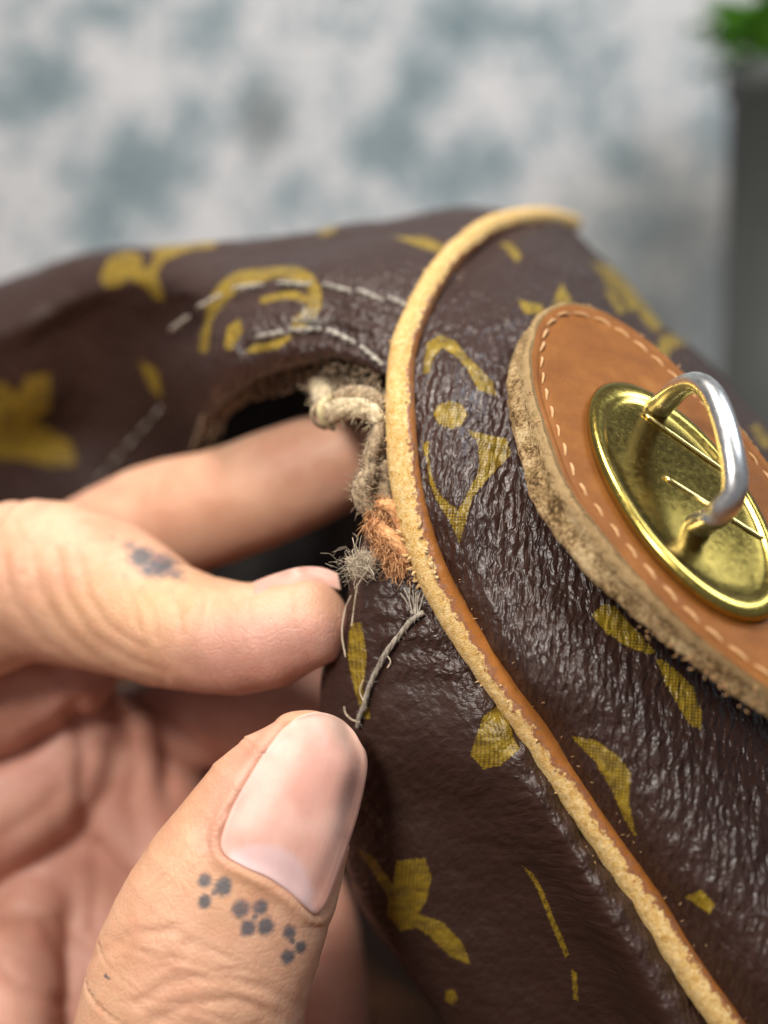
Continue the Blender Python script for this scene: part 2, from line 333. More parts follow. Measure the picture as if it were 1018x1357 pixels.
NET_U = [  # columns from the piping leftwards; each runs behind -> silhouette -> stitches -> lip -> under
 [(740,310,24),(722,286,19.7),(655,297,18.1),(588,350,16.5),(553,412,15.5),(530,462,15.0),(514,490,14.9),(505,498,15.15),(495,488,15.7)],
 [(620,310,23),(612,275,20),(570,300,18.0),(528,345,16.6),(505,390,15.9),(490,435,15.3),(481,470,15.1),(474,482,15.3),(468,470,15.9)],
 [(520,325,23),(510,292,19.8),(490,316,17.9),(465,352,16.7),(448,385,16.1),(436,428,15.6),(426,460,15.45),(420,480,15.7),(420,468,16.3)],
 [(410,340,23),(400,309,19.5),(390,333,18.0),(375,358,16.9),(366,385,16.5),(356,430,16.0),(350,472,15.95),(350,500,16.3),(356,490,17.0)],
 [(310,345,23),(300,317,19.5),(290,342,18.2),(280,370,17.4),(276,402,17.0),(272,450,16.6),(280,505,16.6),(294,538,17.0),(304,525,17.6)],
 [(220,350,23),(212,320,19.8),(205,352,18.6),(203,392,18.3),(214,432,18.5),(234,482,18.2),(262,530,17.8),(284,548,17.6),(290,540,18.2)],
 [(120,360,24),(120,334,20.8),(106,386,19.9),(116,432,20.4),(135,488,21.0),(165,542,21.3),(205,600,21.2),(235,640,21.0),(240,630,21.6)],
 [(0,400,25),(0,370,22),(-5,432,20.6),(0,482,20.9),(15,538,21.5),(40,600,22.5),(80,690,22.6),(120,740,22.7),(125,730,23.2)],
 [(-140,450,27),(-140,430,24),(-140,480,22.2),(-130,530,22.5),(-120,590,23.2),(-100,660,23.4),(-60,760,23.4),(-20,820,23.4),(-15,810,23.9)],
 [(-330,560,29),(-330,550,26),(-330,590,24),(-320,640,22.5),(-310,700,21.8),(-280,780,21.3),(-240,860,21.1),(-200,920,21.2),(-195,910,21.7)]]
NET_L = [
 [(550,640,14.5),(538,644,14.4),(528,648,14.4),(518,652,14.45),(508,655,14.6),(502,660,14.9),(508,665,15.6)],
 [(564,715,14.15),(548,718,14.0),(525,722,14.05),(500,728,14.15),(478,735,14.4),(465,745,14.9),(475,750,15.7)],
 [(592,790,13.95),(570,792,13.75),(530,800,13.8),(495,806,13.95),(466,812,14.2),(452,815,14.8),(462,820,15.7)],
 [(642,875,13.75),(615,880,13.5),(560,892,13.7),(505,897,13.95),(455,897,14.3),(428,890,14.9),(438,895,15.8)],
 [(702,965,13.6),(668,970,13.25),(605,985,13.5),(545,990,13.9),(480,987,14.3),(430,980,14.9),(440,990,16)],
 [(772,1070,13.5),(728,1076,13.0),(668,1084,13.6),(600,1090,14.15),(520,1095,14.5),(450,1085,15.2),(462,1095,16.2)],
 [(852,1185,13.2),(800,1195,12.75),(738,1202,13.7),(650,1210,14.35),(555,1210,14.7),(474,1185,15.3),(486,1200,16.5)],
 [(922,1300,13.0),(865,1312,12.6),(805,1322,13.8),(720,1332,14.5),(630,1325,14.9),(553,1300,15.5),(566,1315,17)],
 [(995,1400,12.9),(930,1425,12.5),(865,1440,13.8),(790,1450,14.6),(710,1445,15.0),(635,1415,15.7),(648,1430,17.5)],
 [(1100,1560,12.7),(1040,1590,12.4),(970,1600,13.8),(900,1610,14.7),(820,1600,15.2),(740,1560,16),(750,1580,18)]]
bag = empty('handbag', (0, 13, 0), 'worn dark brown printed canvas handbag, its seam torn open along the tan leather piping', 'handbag')
def panel(name, net, nu, nv, motifs, smoothf, dispf, label=None):
    net = np.asarray(net, float); a, b = net.shape[:2]
    g = cr(net, np.linspace(0, a - 1, nu)); g = cr(np.swapaxes(g, 0, 1), np.linspace(0, b - 1, nv)).swapaxes(0, 1)
    X, Y, D = g[..., 0], g[..., 1], g[..., 2]
    if name == 'end_panel':
        e = np.hypot((.6 * (X - 903) + .8 * (Y - 652)) / 302, (.8 * (X - 903) - .6 * (Y - 652)) / 119); k = np.minimum(1, 1 / np.maximum(e, 1e-6))
        tgt = patch_depth(903 + (X - 903) * k, 652 + (Y - 652) * k) + .42
        D = D + np.where(e < 1.12, 1, ss(-e, -1.8, -1.12)) * np.maximum(tgt - D, 0)
    W = P(X, Y, D)
    base = W.copy()
    Tu = np.gradient(W, axis=0); Tv = np.gradient(W, axis=1); N = np.cross(Tu, Tv); N /= np.linalg.norm(N, axis=-1)[..., None] + 1e-9
    s = np.sign(np.sum(N * (CAM - W), -1)); N *= np.where(np.median(s) > 0, 1, -1)
    W = W + N * dispf(X, Y, W)[..., None]
    lu = np.linalg.norm(Tu, axis=-1).mean(1).cumsum(); lv = np.linalg.norm(Tv, axis=-1).cumsum(1)
    gr = np.stack([lv + 0 * X, lu[:, None] + 0 * X, 0 * X], -1)
    if name == 'end_panel': gr = np.stack([W @ np.array([1, -.25, .0]), W @ np.array([.1, .35, 1.]), 0 * X], -1)
    else: gr = np.stack([W @ np.array([1, .4, .0]), 1.9 * (W @ np.array([0, .4, 1.])), 0 * X], -1)
    pr = poly_sdf(X, Y, motifs)
    o = mesh_obj(name, W.reshape(-1, 3), grid_faces(nu, nv), MC, bag, attrs={'print': pr.ravel(), 'grain': gr.reshape(-1, 3), 'smooth': smoothf(X, Y).ravel()})
    if label: o['label'] = label
    bv = BVHTree.FromPolygons([Vector(v) for v in base[::3, ::3].reshape(-1, 3)], grid_faces(len(range(0, nu, 3)), len(range(0, nv, 3))).tolist())
    return o, bv
def dR(X, Y, W): return .018 * fbm(W, 2.2, 3, 3) + .05 * fbm(W, .45, 2, 5)
def dU(X, Y, W):
    d = .018 * fbm(W, 2.5, 3, 9) + .06 * fbm(W, .6, 2, 11)
    # puckers between the two stitch rows near the piping, seam grooves
    r1 = line_dist(X, Y, [(205,455),(240,428),(290,392),(340,379),(400,376),(465,385),(545,408)]); r2 = line_dist(X, Y, [(325,462),(355,445),(400,436),(450,442),(490,462),(512,485)])
    d -= .05 * np.exp(-(r1 / 9) ** 2) + .06 * np.exp(-(r2 / 9) ** 2)
    d += .025 * np.sin((X * .35 - Y) / 3.6 + 1.5 * noise(W, 2, 4)) * ss(X, 400, 440) * ss(Y, 372, 395) * ss(-Y, -475, -440)
    d += .05 * np.exp(-((line_dist(X, Y, [(380,470),(430,455),(480,475),(505,492)]) - 0) / 14) ** 2)
    d -= .3 * np.exp(-(((X - 200) / 70) ** 2 + ((Y - 420) / 60) ** 2))
    return d
def dL(X, Y, W):
    d = .018 * fbm(W, 2.4, 3, 21) + .05 * fbm(W, .7, 2, 23)
    t = line_dist(X, Y, [(560,812),(545,826),(512,870),(492,920),(478,960)]); d -= .04 * np.exp(-(t / 8) ** 2)
    d += .02 * np.sin((X * .75 + Y * .9) / 9 + 2 * noise(W, 1.3, 5)) * ss(-line_dist(X, Y, [(640,880),(760,1060),(920,1300)]), -70, -15)
    d += .015 * np.sin((Y + X * .25) / 7 + 2 * noise(W, 1.5, 6)) * ss(X, 480, 520) * ss(-Y, -960, -880)
    return d
end_panel, BV_R = panel('end_panel', NET_R, 620, 330, MOT_R, lambda X, Y: .25 * ss(-Y, -430, -340) + 0 * X, dR)
top_panel, BV_U = panel('top_panel', NET_U, 420, 300, MOT_U, lambda X, Y: .22 + .55 * ss(-X, -400, -250) + .2 * ss(-Y, -370, -330), dU)
torn_flap, BV_L = panel('torn_flap', NET_L, 480, 260, MOT_L, lambda X, Y: .78 - .55 * ss(-line_dist(X, Y, [(580,800),(640,880),(760,1060),(920,1300)]), -85, -20) - .3 * ss(-Y, -940, -860), dL, 'torn flap pulled away from the piping')
# the flap's raw canvas edge and the upper lip's edge
def drop(bv, px, py, off=0.0):
    o = Vector(CAM); t = Vector(P(px, py, 1.0)) - o; t.normalize()
    h, n, i, dd = bv.ray_cast(o, t)
    if h is None: return None, None
    n = n if n.dot(t) < 0 else -n
    return np.array(h + n * off), np.array(n)
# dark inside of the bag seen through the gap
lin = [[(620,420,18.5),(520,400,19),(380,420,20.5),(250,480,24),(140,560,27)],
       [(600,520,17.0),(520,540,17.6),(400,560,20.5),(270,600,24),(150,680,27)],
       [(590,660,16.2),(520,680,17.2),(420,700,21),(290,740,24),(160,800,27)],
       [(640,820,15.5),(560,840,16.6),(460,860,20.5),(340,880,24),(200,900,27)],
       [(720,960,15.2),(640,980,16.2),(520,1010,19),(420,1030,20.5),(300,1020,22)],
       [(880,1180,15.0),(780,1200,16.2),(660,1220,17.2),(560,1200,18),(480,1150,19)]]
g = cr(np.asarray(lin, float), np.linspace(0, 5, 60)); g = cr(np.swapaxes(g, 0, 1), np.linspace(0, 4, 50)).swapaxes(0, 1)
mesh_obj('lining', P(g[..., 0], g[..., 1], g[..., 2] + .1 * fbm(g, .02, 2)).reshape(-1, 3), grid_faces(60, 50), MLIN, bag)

tick('piping')
# ---------------------------------------------------------------- piping
PIP = [(760,296,21.5),(725,288,19.7),(690,289,18.8),(650,300,17.9),(618,322,17.1),(590,350,16.4),(568,382,15.8),(552,415,15.4),(537,452,15.0),(531,490,14.75),(530,530,14.4),(532,580,14.15),(536,630,14.0),(546,680,13.9),(561,730,13.8),(582,780,13.7),(612,832,13.6),(645,880,13.5),(682,932,13.4),(735,1010,13.3),(790,1092,13.15),(850,1180,13.0),(905,1268,12.85),(965,1355,12.7),(1100,1540,12.5),(1180,1660,12.4)]
pp = curve(P(*np.asarray(PIP, float).T), 1500); m_ = len(pp)
T = np.gradient(pp, axis=0); T /= np.linalg.norm(T, axis=1)[:, None]
E = CAM - pp; E /= np.linalg.norm(E, axis=1)[:, None]
A = np.cross(T, E); A /= np.linalg.norm(A, axis=1)[:, None]; B = np.cross(A, T)
if A[700] @ RT < 0: A = -A
NT = 64; th = np.linspace(0, 2 * np.pi, NT, endpoint=False)
px, py, _ = toview(pp)
# angle 0 = right (A), 90 = towards viewer (B); worn part begins at ang0 and runs left
ang0 = np.interp(py, [285, 330, 420, 520, 640, 740, 830, 930, 1010, 1100, 1230, 1357, 1600], R(np.array([66, 62, 60, 60, 68, 76, 84, 98, 96, 80, 72, 66, 64])))
rad = np.interp(py, [285, 400, 600, 900, 1357], [.17, .175, .20, .205, .205])
TH = th[None, :] + 0 * rad[:, None]
rr = rad[:, None] + 0 * TH
V = pp[:, None] + A[:, None] * np.cos(TH)[..., None] * rr[..., None] + B[:, None] * np.sin(TH)[..., None] * rr[..., None]
rag = .20 * fbm(V, 3.0, 3, 31) + .10 * noise(V, 14, 33)
a_ = np.where(TH > np.pi * 1.5, TH - 2 * np.pi, TH)
worn = (a_ - ang0[:, None] + rag)
worn = np.minimum(worn, R(250) - a_ + 0 * worn)
wm = ss(worn, -.03, .06)
fuzz = .005 * fbm(V, 9, 3, 35) + .006 * np.maximum(noise(V, 17, 37), 0)
crk = np.exp(-((V @ np.array([.2, .3, 1])) * 0 + 0)) * 0
disp = wm * (fuzz - .010) + (1 - wm) * (.006 * fbm(V, 7, 2, 41))
disp += .012 * np.exp(-((worn + .05) / .05) ** 2)
V = pp[:, None] + A[:, None] * (np.cos(TH) * (rr + disp))[..., None] + B[:, None] * (np.sin(TH) * (rr + disp))[..., None]
o = mesh_obj('piping', V.reshape(-1, 3), grid_faces(m_, NT, True), MPI, bag, attrs={'worn': worn.ravel() * .2})
o['label'] = 'tan leather piping with its glaze worn down to pale suede'
pipeB = B; pipeA = A
# ragged little tongues of worn leather lifting off the left side
parts = []
for k in range(120):
    i = int(rng.integers(250, 1180)); 
    if k < 26: i = int(np.argmin(np.hypot(px - 562, py - 735))) + int(rng.integers(-24, 25))
    an = R(rng.uniform(150, 200)) if k % 3 else ang0[i] + R(rng.uniform(0, 8))
    d0 = A[i] * math.cos(an) + B[i] * math.sin(an); r0 = rad[i]
    L = rng.uniform(.02, .07) if k >= 26 else rng.uniform(.04, .11)
    p0 = pp[i] + d0 * (r0 - .02); dr = d0 + T[i] * rng.normal(0, .6) + rng.normal(0, .25, 3); dr /= np.linalg.norm(dr)
    q = np.stack([p0, p0 + dr * L * .5 + rng.normal(0, .008, 3), p0 + dr * L])
    parts.append(tube(q, np.array([.022, .018, .006]) * (1.2 if k < 26 else .7), 5))
v, f = join(parts); o = mesh_obj('leather_shred', v, f, None, bag); o['kind'] = 'stuff'
o.data.materials.append(mat_fiber('pale_suede', (.55, .33, .13), (.80, .58, .30), .95)); 

tick('leather patch')
# ---------------------------------------------------------------- leather patch with brass plate and loop
def ell(cx, cy, a, b, n, sup=2.0):
    t = np.linspace(0, 2 * np.pi, n, endpoint=False); c, s = np.cos(t), np.sin(t)
    c = np.sign(c) * np.abs(c) ** (2 / sup); s = np.sign(s) * np.abs(s) ** (2 / sup)
    return np.stack([cx + a * c * .6 + b * s * .8, cy + a * c * .8 - b * s * .6], 1)
def patch_pt(x, y, off=0.0):
    x = np.asarray(x, float); y = np.asarray(y, float); p = P(x, y, patch_depth(x, y))
    px_ = P(x + 4, y, patch_depth(x + 4, y)) - p; py_ = P(x, y + 4, patch_depth(x, y + 4)) - p
    n = np.cross(py_, px_); n /= np.linalg.norm(n, axis=-1)[..., None]; s = np.sign(np.sum(n * (CAM - p), -1))[..., None]
    n = n * s
    return p + n * np.asarray(off)[..., None] if np.ndim(off) else p + n * off, n
NP = 360; cen = np.array([935., 680.])
FACE = [(703,468),(708,515),(728,579),(754,645),(797,703),(852,769),(923,840),(1018,912),(1100,962),(1175,985),(1213,960),(1205,890),(1160,800),(1100,720),(1040,640),(985,570),(920,505),(860,450),(808,415),(765,402),(735,406),(713,428),(703,468)]
EO = curve(np.array(FACE, float), NP + 1)[:NP]
prof = [(1.0, -.62), (1.002, -.56), (1.004, -.50), (1.006, -.44), (1.006, -.36), (1.006, -.28), (1.007, -.20), (1.006, -.13), (1.004, -.07), (1.0, -.03), (.992, -.008), (.982, 0), (.97, .004), (.962, -.004), (.952, -.018), (.942, -.018), (.932, -.004), (.91, .006), (.87, .004), (.8, 0), (.72, 0), (.64, 0), (.56, 0), (.48, -.01), (.3, -.02), (.1, -.02)]
rows = []; lay = []; wob = fbm(np.stack([EO[:, 0] / 40, EO[:, 1] / 40, 0 * EO[:, 0]], 1), 1, 3, 50)
for k, (s_, z) in enumerate(prof):
    e = cen + (EO - cen) * s_
    p, n = patch_pt(e[:, 0], e[:, 1], 0.0)
    if k < 10:
        # the cut edge: base goes straight down from the rim with torn fibres
        e1 = cen + (EO - cen) * 1.0; p1, n1 = patch_pt(e1[:, 0], e1[:, 1], 0.0)
        out = (EO - cen); out /= np.linalg.norm(out, axis=1)[:, None]; outw = out[:, :1] * RT - out[:, 1:] * UP
        flare = .20 * (-z / .62) ** .8 * np.clip(-out[:, :1] - .3, 0, 1) / .7
        p = p1 + n1 * z * .62 - RT * flare + outw * (.02 + .03 * math.sin(k * 1.1) + .015 * wob[:, None] + 0.022 * noise(p1 + n1 * z, 7, k)[:, None] + .02 * noise(p1 + n1 * z, 19, k)[:, None])
    else: p = p + n * z
    rows.append(p); lay.append(np.full(NP, (z + .62) / .62 if k < 10 else 1.0))
V = np.array(rows); nb = 12
patch = mesh_obj('leather_patch', V[9:].reshape(-1, 3), grid_faces(len(rows) - 9, NP, True), MT, bag)
edge = mesh_obj('cut_edge', V[:11].reshape(-1, 3) + 0, grid_faces(11, NP, True), MRE, patch, attrs={'lay': np.array(lay)[:11].ravel()})
# stitches sunk in the groove
path = curve(np.array(FACE, float), 1441)[:1440]; tn_ = np.roll(path, -9, 0) - np.roll(path, 9, 0); tn_ /= np.linalg.norm(tn_, axis=1)[:, None]; path = path + 14 * np.stack([tn_[:, 1], -tn_[:, 0]], 1); pw, pn = patch_pt(path[:, 0], path[:, 1], -.012)
sl = np.concatenate([[0], np.cumsum(np.linalg.norm(np.diff(pw, axis=0), axis=1))]); nst = int(sl[-1] / .305)
for k in range(nst):
    i0 = np.searchsorted(sl, (k + .10) * sl[-1] / nst); i1 = min(np.searchsorted(sl, (k + .88) * sl[-1] / nst), len(pw) - 1)
    if i1 - i0 < 4: continue
    ii = np.linspace(i0, i1, 9).astype(int); t = np.linspace(0, 1, 9)
    out = (path[ii] - cen); out /= np.linalg.norm(out, axis=1)[:, None]; ow = out[:, :1] * RT - out[:, 1:] * UP
    q = pw[ii] + pn[ii] * (.028 * np.sin(np.pi * t))[:, None] + ow * ((t - .5) * .035)[:, None]
    v, f = tube(q, .019 * np.sin(np.pi * (t * .86 + .07)) ** .5 * rng.uniform(.85, 1.1), 8, up=pn[ii[4]])
    mesh_obj('stitch', v, f, MTH, patch)
# frayed fibres on the cut edge
parts = []
for k in range(420):
    i = int(rng.integers(0, NP)); z = rng.uniform(-.5, -.02)
    p1, n1 = patch_pt(*EO[i], 0.0); out = (EO[i] - cen); out /= np.linalg.norm(out); ow = out[0] * RT - out[1] * UP
    p0 = p1 + n1 * z + ow * .03; L = rng.uniform(.03, .09); d = ow * .5 + n1 * rng.normal(.2, .5) + rng.normal(0, .5, 3); d /= np.linalg.norm(d)
    parts.append(tube(np.stack([p0, p0 + d * L * .5, p0 + d * L + rng.normal(0, .01, 3)]), np.array([.012, .009, .003]), 4))
v, f = join(parts); o = mesh_obj('edge_fibre', v, f, MTH, patch); o['kind'] = 'stuff'

# brass plate
pc = np.array([903., 670.]); EP = ell(903, 670, 188, 75, 200)
prof = [(1.0, -.02), (1.0, .02), (.985, .055), (.955, .085), (.915, .095), (.875, .09), (.85, .075), (.83, .055), (.80, .045), (.7, .04), (.55, .042), (.4, .045), (.25, .047), (.1, .048), (.01, .048)]
rows = []
for s_, z in prof:
    e = pc + (EP - pc) * s_; p, n = patch_pt(e[:, 0], e[:, 1], z + .07); rows.append(p + n * (.006 * fbm(p, 1.2, 2, 60))[:, None] * (s_ < .8))
plate = mesh_obj('brass_plate', np.array(rows).reshape(-1, 3), grid_faces(len(rows), 200, True), MG, bag, attrs={'inner_reflection': np.repeat([float(q[0] < .81) for q in prof], 200)})  # mask for the painted dark reflection inside the rim
for (x0, y0, x1, y1) in ((846, 557, 962, 640), (872, 640, 1010, 727)):
    t = np.linspace(0, 1, 14); p, n = patch_pt(x0 + (x1 - x0) * t, y0 + (y1 - y0) * t, .125)
    v, f = tube(p, .028 * np.minimum(1, 12 * np.minimum(t + .05, 1.05 - t)), 10, up=n[5]); mesh_obj('pin', v, f, MGB, plate)
# loop
LP = [(858,552,14.25),(880,534,13.85),(902,514,13.50),(925,507,13.15),(944,522,12.85),(958,553,12.60),(968,590,12.40),(974,625,12.30),(972,655,12.30),(955,678,12.40),(935,692,12.60),(910,706,12.95)]
lp = curve(P(*np.asarray(LP, float).T), 70); t = np.linspace(0, 1, 70)
wd = .152 + .02 * np.exp(-((t) / .18) ** 2) + .03 * np.exp(-((1 - t) / .18) ** 2)
Tm = np.gradient(lp, axis=0); 
v, f = tube(lp, np.stack([wd * .95, wd * .82], 1), 20, up=(.3, -.6, .6))
foot = np.exp(-(np.minimum(t, 1 - t) / .05) ** 2); ft = np.concatenate([np.repeat(foot, 20), [1, 1]])
o = mesh_obj('wire_loop', v, f, MR, bag, attrs={'foot': ft}); o['label'] = 'silver loop with its gold plating worn off'

tick('seam stitches')
# ---------------------------------------------------------------- seam stitches, cord, tape, threads
def yarn(pl, r, n=60, strands=3, turns=6, fuzzn=0, up=(0, -1, .2), taper=True, hl=1.0):
    c = curve(np.asarray(pl), n); t = np.linspace(0, 1, n); T_ = np.gradient(c, axis=0); T_ /= np.linalg.norm(T_, axis=1)[:, None]
    A_ = np.cross(T_, up); A_ /= np.linalg.norm(A_, axis=1)[:, None]; B_ = np.cross(A_, T_); out = []
    rt = r * (np.sin(np.pi * (t * .8 + .1)) ** .4 if taper else 1 + 0 * t)
    for s in range(strands):
        ph = 2 * np.pi * (s / strands + turns * t)
        q = c + (A_ * np.cos(ph)[:, None] + B_ * np.sin(ph)[:, None]) * (rt * .5)[:, None]
        out.append(tube(q, rt * .56 * (1 + .12 * np.sin(9 * t + s)), 7))
    for k in range(fuzzn):
        i = int(rng.integers(0, n)); d = A_[i] * rng.normal() + B_[i] * rng.normal() + T_[i] * rng.normal() * .8; d /= np.linalg.norm(d)
        L = rng.uniform(.4, 1.4) * r * 1.6 * hl; p0 = c[i] + d * r * (.6 if hl == 1 else .85)
        out.append(tube(np.stack([p0, p0 + d * L * .6 + rng.normal(0, L * .1, 3), p0 + d * L + rng.normal(0, L * .3, 3)]), np.array([1, .8, .4]) * max(r * .055, .0035), 3))
    return join(out)
def on(bv, pts, off):
    res = []
    for p in pts:
        h, n = drop(bv, p[0], p[1], off)
        if h is None: h = res[-1] if res else P(p[0], p[1], 15.0)
        res.append(h)
    return np.array(res)
def stitch_on(bv, x0, y0, x1, y1, r=.035, mat=MW, bow=.03, par=None, fz=14):
    t = np.linspace(0, 1, 5); pts = on(bv, np.stack([x0 + (x1 - x0) * t, y0 + (y1 - y0) * t], 1), .01)
    E_ = CAM - pts; E_ /= np.linalg.norm(E_, axis=1)[:, None]; pts = pts + E_ * (bow * np.sin(np.pi * t) - .005)[:, None]
    v, f = yarn(pts, r, 26, 2, 1.6, fz); return mesh_obj('stitch', v, f, mat, par)
for a in ((516,395,546,409),(474,385,508,399),(428,377,466,387),(368,375,412,378),(308,383,350,377),(262,408,294,391),(226,438,250,420),(478,459,508,484),(434,437,472,455),(384,438,426,436),(340,447,376,440)):
    stitch_on(BV_U, *a, r=.034, par=top_panel)
for a in ((214,540,204,553),(197,560,186,573),(179,580,168,593),(160,601,149,614),(141,623,130,636),(122,645,112,660)):
    stitch_on(BV_U, *a, r=.035, par=top_panel, fz=0)
# frayed white tuft at the broken stitch
parts = []
c0, n0 = drop(BV_U, 412, 432, .05)
for k in range(60):
    d = RT * rng.normal(-.1, .7) + UP * abs(rng.normal(.7, .4)) - FW * rng.uniform(0, .5); d /= np.linalg.norm(d); L = rng.uniform(.08, .24); p0 = c0 + RT * rng.normal(0, .09)
    parts.append(tube(np.stack([p0, p0 + d * L * .5 + rng.normal(0, .015, 3), p0 + d * L + rng.normal(0, .04, 3)]), np.array([.007, .006, .003]), 3))
v, f = join(parts); o = mesh_obj('frayed_thread', v, f, MW, top_panel); o['kind'] = 'stuff'

def PL(l): return P(*np.asarray(l, float).T)
# braided cord hanging out of the torn seam: one short fat lobe after another
MCL = mat_fiber('pale_cord', (.30, .21, .11), (.82, .68, .44), .85, 12)
for l, r, tw in (([(418,502,16.7),(428,524,15.7),(438,545,15.0),(452,543,14.7),(475,541,14.55),(496,548,14.4),(505,562,14.3)], .16, 1.3),
              ([(440,530,15.1),(465,523,14.9),(492,526,14.7),(508,540,14.5)], .12, 1.2),
              ([(504,560,14.3),(498,585,14.25),(491,608,14.2),(494,630,14.2)], .10, 1.1),
              ([(496,618,14.15),(482,640,14.1),(483,665,14.1),(499,682,14.1)], .125, 1.0),
              ([(512,612,14.3),(508,642,14.25),(514,668,14.2),(522,700,14.2)], .11, 1.1)):
    v, f = yarn(PL(l), r, 60, 6, tw, 260, hl=.5); mesh_obj('cord', v, f, MCL if l[0][0] == 418 else MCORD, bag)
# knitted tape under the lip : rows of small loops
parts = []
for rrow in range(5):
    l = np.array([(250, 640, 19.5), (266 + rrow * 6, 560 + rrow * 4, 18.0), (306, 530 + rrow * 4, 17.3), (345, 500 + rrow * 6, 16.8), (390, 482 + rrow * 8, 16.3), (430, 482 + rrow * 8, 15.8), (470, 486 + rrow * 9, 15.4), (505, 500 + rrow * 8, 15.1)], float)
    l[:, 2] += rrow * .07; c = curve(PL(l), 340); t = np.linspace(0, 1, 340)
    q = c + UP * (.035 * np.sin(t * 190))[:, None] - FW * (.035 * np.cos(t * 190))[:, None]
    q = q + UP * (.05 * noise(q, 5, rrow))[:, None] + RT * (.04 * noise(q, 6, rrow + 9))[:, None] - FW * (.05 * noise(q, 4, rrow + 5))[:, None]
    parts.append(tube(q, .030 + .010 * noise(q, 9, 3), 5))
for rrow in range(4):  # ribs of the coil
    pass
v, f = join(parts); mesh_obj('zipper_tape', v, f, mat_fiber('dark_tape', (.05, .03, .017), (.27, .18, .10), .9, 6), bag)
# coil teeth end (cream and brass rings)
for k, (x, y, rr_) in enumerate(((432, 546, 21), (421, 550, 18))):
    l = [(x + 8, y - rr_, 15.0 + .07 * k), (x - 4, y - rr_ * .6, 14.85 + .07 * k), (x - 8, y, 14.8 + .07 * k), (x - 3, y + rr_ * .6, 14.85 + .07 * k), (x + 10, y + rr_, 15.0 + .07 * k)]
    v, f = tube(curve(PL(l), 20), .05 if k == 0 else .026, 9); mesh_obj('zipper_tooth', v, f, mat_fiber('cream_nylon', (.52, .42, .20), (.72, .62, .36), .4) if k == 0 else MCORD, bag)
# orange leather fibre tuft
parts = []
cp = curve(PL([(508,668,14.15),(500,690,14.0),(512,712,13.95),(520,738,13.9),(540,755,13.9)]), 200)
for k in range(1900):
    i = int(rng.integers(0, 200)); p0 = cp[i] + rng.normal(0, 1, 3) * np.array([.065, .045, .055])
    d = RT * (.5 * math.sin(i * .09) + rng.normal(0, .25)) - UP * rng.uniform(.3, 1.2) - FW * rng.uniform(-.1, .4); d /= np.linalg.norm(d); L = rng.uniform(.08, .20); bnd = rng.normal(0, .018, 3)
    parts.append(tube(np.stack([p0, p0 + d * L * .35 + bnd * .5, p0 + d * L * .7 + bnd, p0 + d * L]), np.array([.0065, .006, .005, .002]) * rng.uniform(.6, 1.3), 3))
for l, r in (([(500,668,14.05),(520,672,13.95),(532,692,13.9),(538,715,13.9)], .09), ([(496,692,14.0),(512,708,13.9),(528,722,13.85),(540,745,13.85)], .10), ([(515,735,13.95),(528,745,13.9),(545,752,13.9)], .09)):
    parts.append(yarn(PL(l), r, 40, 7, .5, 200, hl=.6))
v, f = join(parts); o = mesh_obj('leather_tuft', v, f, MOR, bag); o['label'] = 'frayed orange leather tuft in the torn seam'
# grey fluff
parts = []
c0 = P(480, 748, 13.9)
for k in range(850):
    p0 = c0 + rng.normal(0, 1, 3) * np.array([.085, .05, .07]); q = [p0]; d = rng.normal(0, 1, 3); d /= np.linalg.norm(d); L = rng.uniform(.05, .19); 
    if k > 815: L = rng.uniform(.35, .6); d = -RT * rng.uniform(.3, 1) + UP * rng.normal(.1, .6) - FW * .2; d /= np.linalg.norm(d)
    for s in range(5): d = d + rng.normal(0, .6, 3); d /= np.linalg.norm(d); q.append(q[-1] + d * L / 5)
    parts.append(tube(np.array(q), .0020 if k % 8 else .0045, 3))
v, f = join(parts); o = mesh_obj('fluff', v, f, MGREY, bag); o['kind'] = 'stuff'
# loose stitching threads on the flap
MDT = mat_fiber('drab_thread', (.16, .125, .09), (.48, .42, .34), .7)
def thread(l, r, off=.03, tw=5, fz=30, mat=MDT):
    v, f = yarn(on(BV_L, l, off), r, 70, 4, tw, fz, taper=False); return mesh_obj('loose_thread', v, f, mat, torn_flap)
thread([(562,812),(552,818),(543,826)], .034, tw=1)
thread([(545,823),(530,842),(515,862),(504,882)], .036, tw=1.2)
thread([(504,882),(495,900),(488,920),(484,940)], .032, tw=1)
thread([(484,935),(478,950),(476,962)], .03)
for k in range(9): thread([(534 + k * 3.6 + rng.uniform(-3, 3), 779 + rng.uniform(0, 12)), (540 + k * 2.2 + rng.uniform(-2, 2), 797), (546 + k * 1.2, 814)], .009, .015 + .012 * (k % 3), 1, 3)
for l in ([(480,955),(470,952),(462,944),(460,935)], [(516,868),(520,876),(516,884)], [(470,790),(462,810),(458,840),(462,870)], [(478,775),(474,800),(470,830)], [(486,930),(480,915),(484,900)]): thread(l, .008, .05, 1, 0, MGREY)
# lint specks on the canvas beside the seam
parts = []
for k in range(60):
    i = int(rng.integers(450, 1300)); s = 1 if rng.random() < .7 else -1
    x = px[i] + s * rng.uniform(24, 40); y = py[i] + rng.uniform(-8, 8)
    h, n = drop(BV_R if s > 0 else BV_L, x, y, .02)
    if h is None: continue
    d = rng.normal(0, 1, 3); d /= np.linalg.norm(d); L = rng.uniform(.008, .03)
    parts.append(tube(np.stack([h - d * L, h + d * L]), .005, 3))
v, f = join(parts); o = mesh_obj('lint', v, f, MTH, bag); o['kind'] = 'stuff'

tick('the hand')
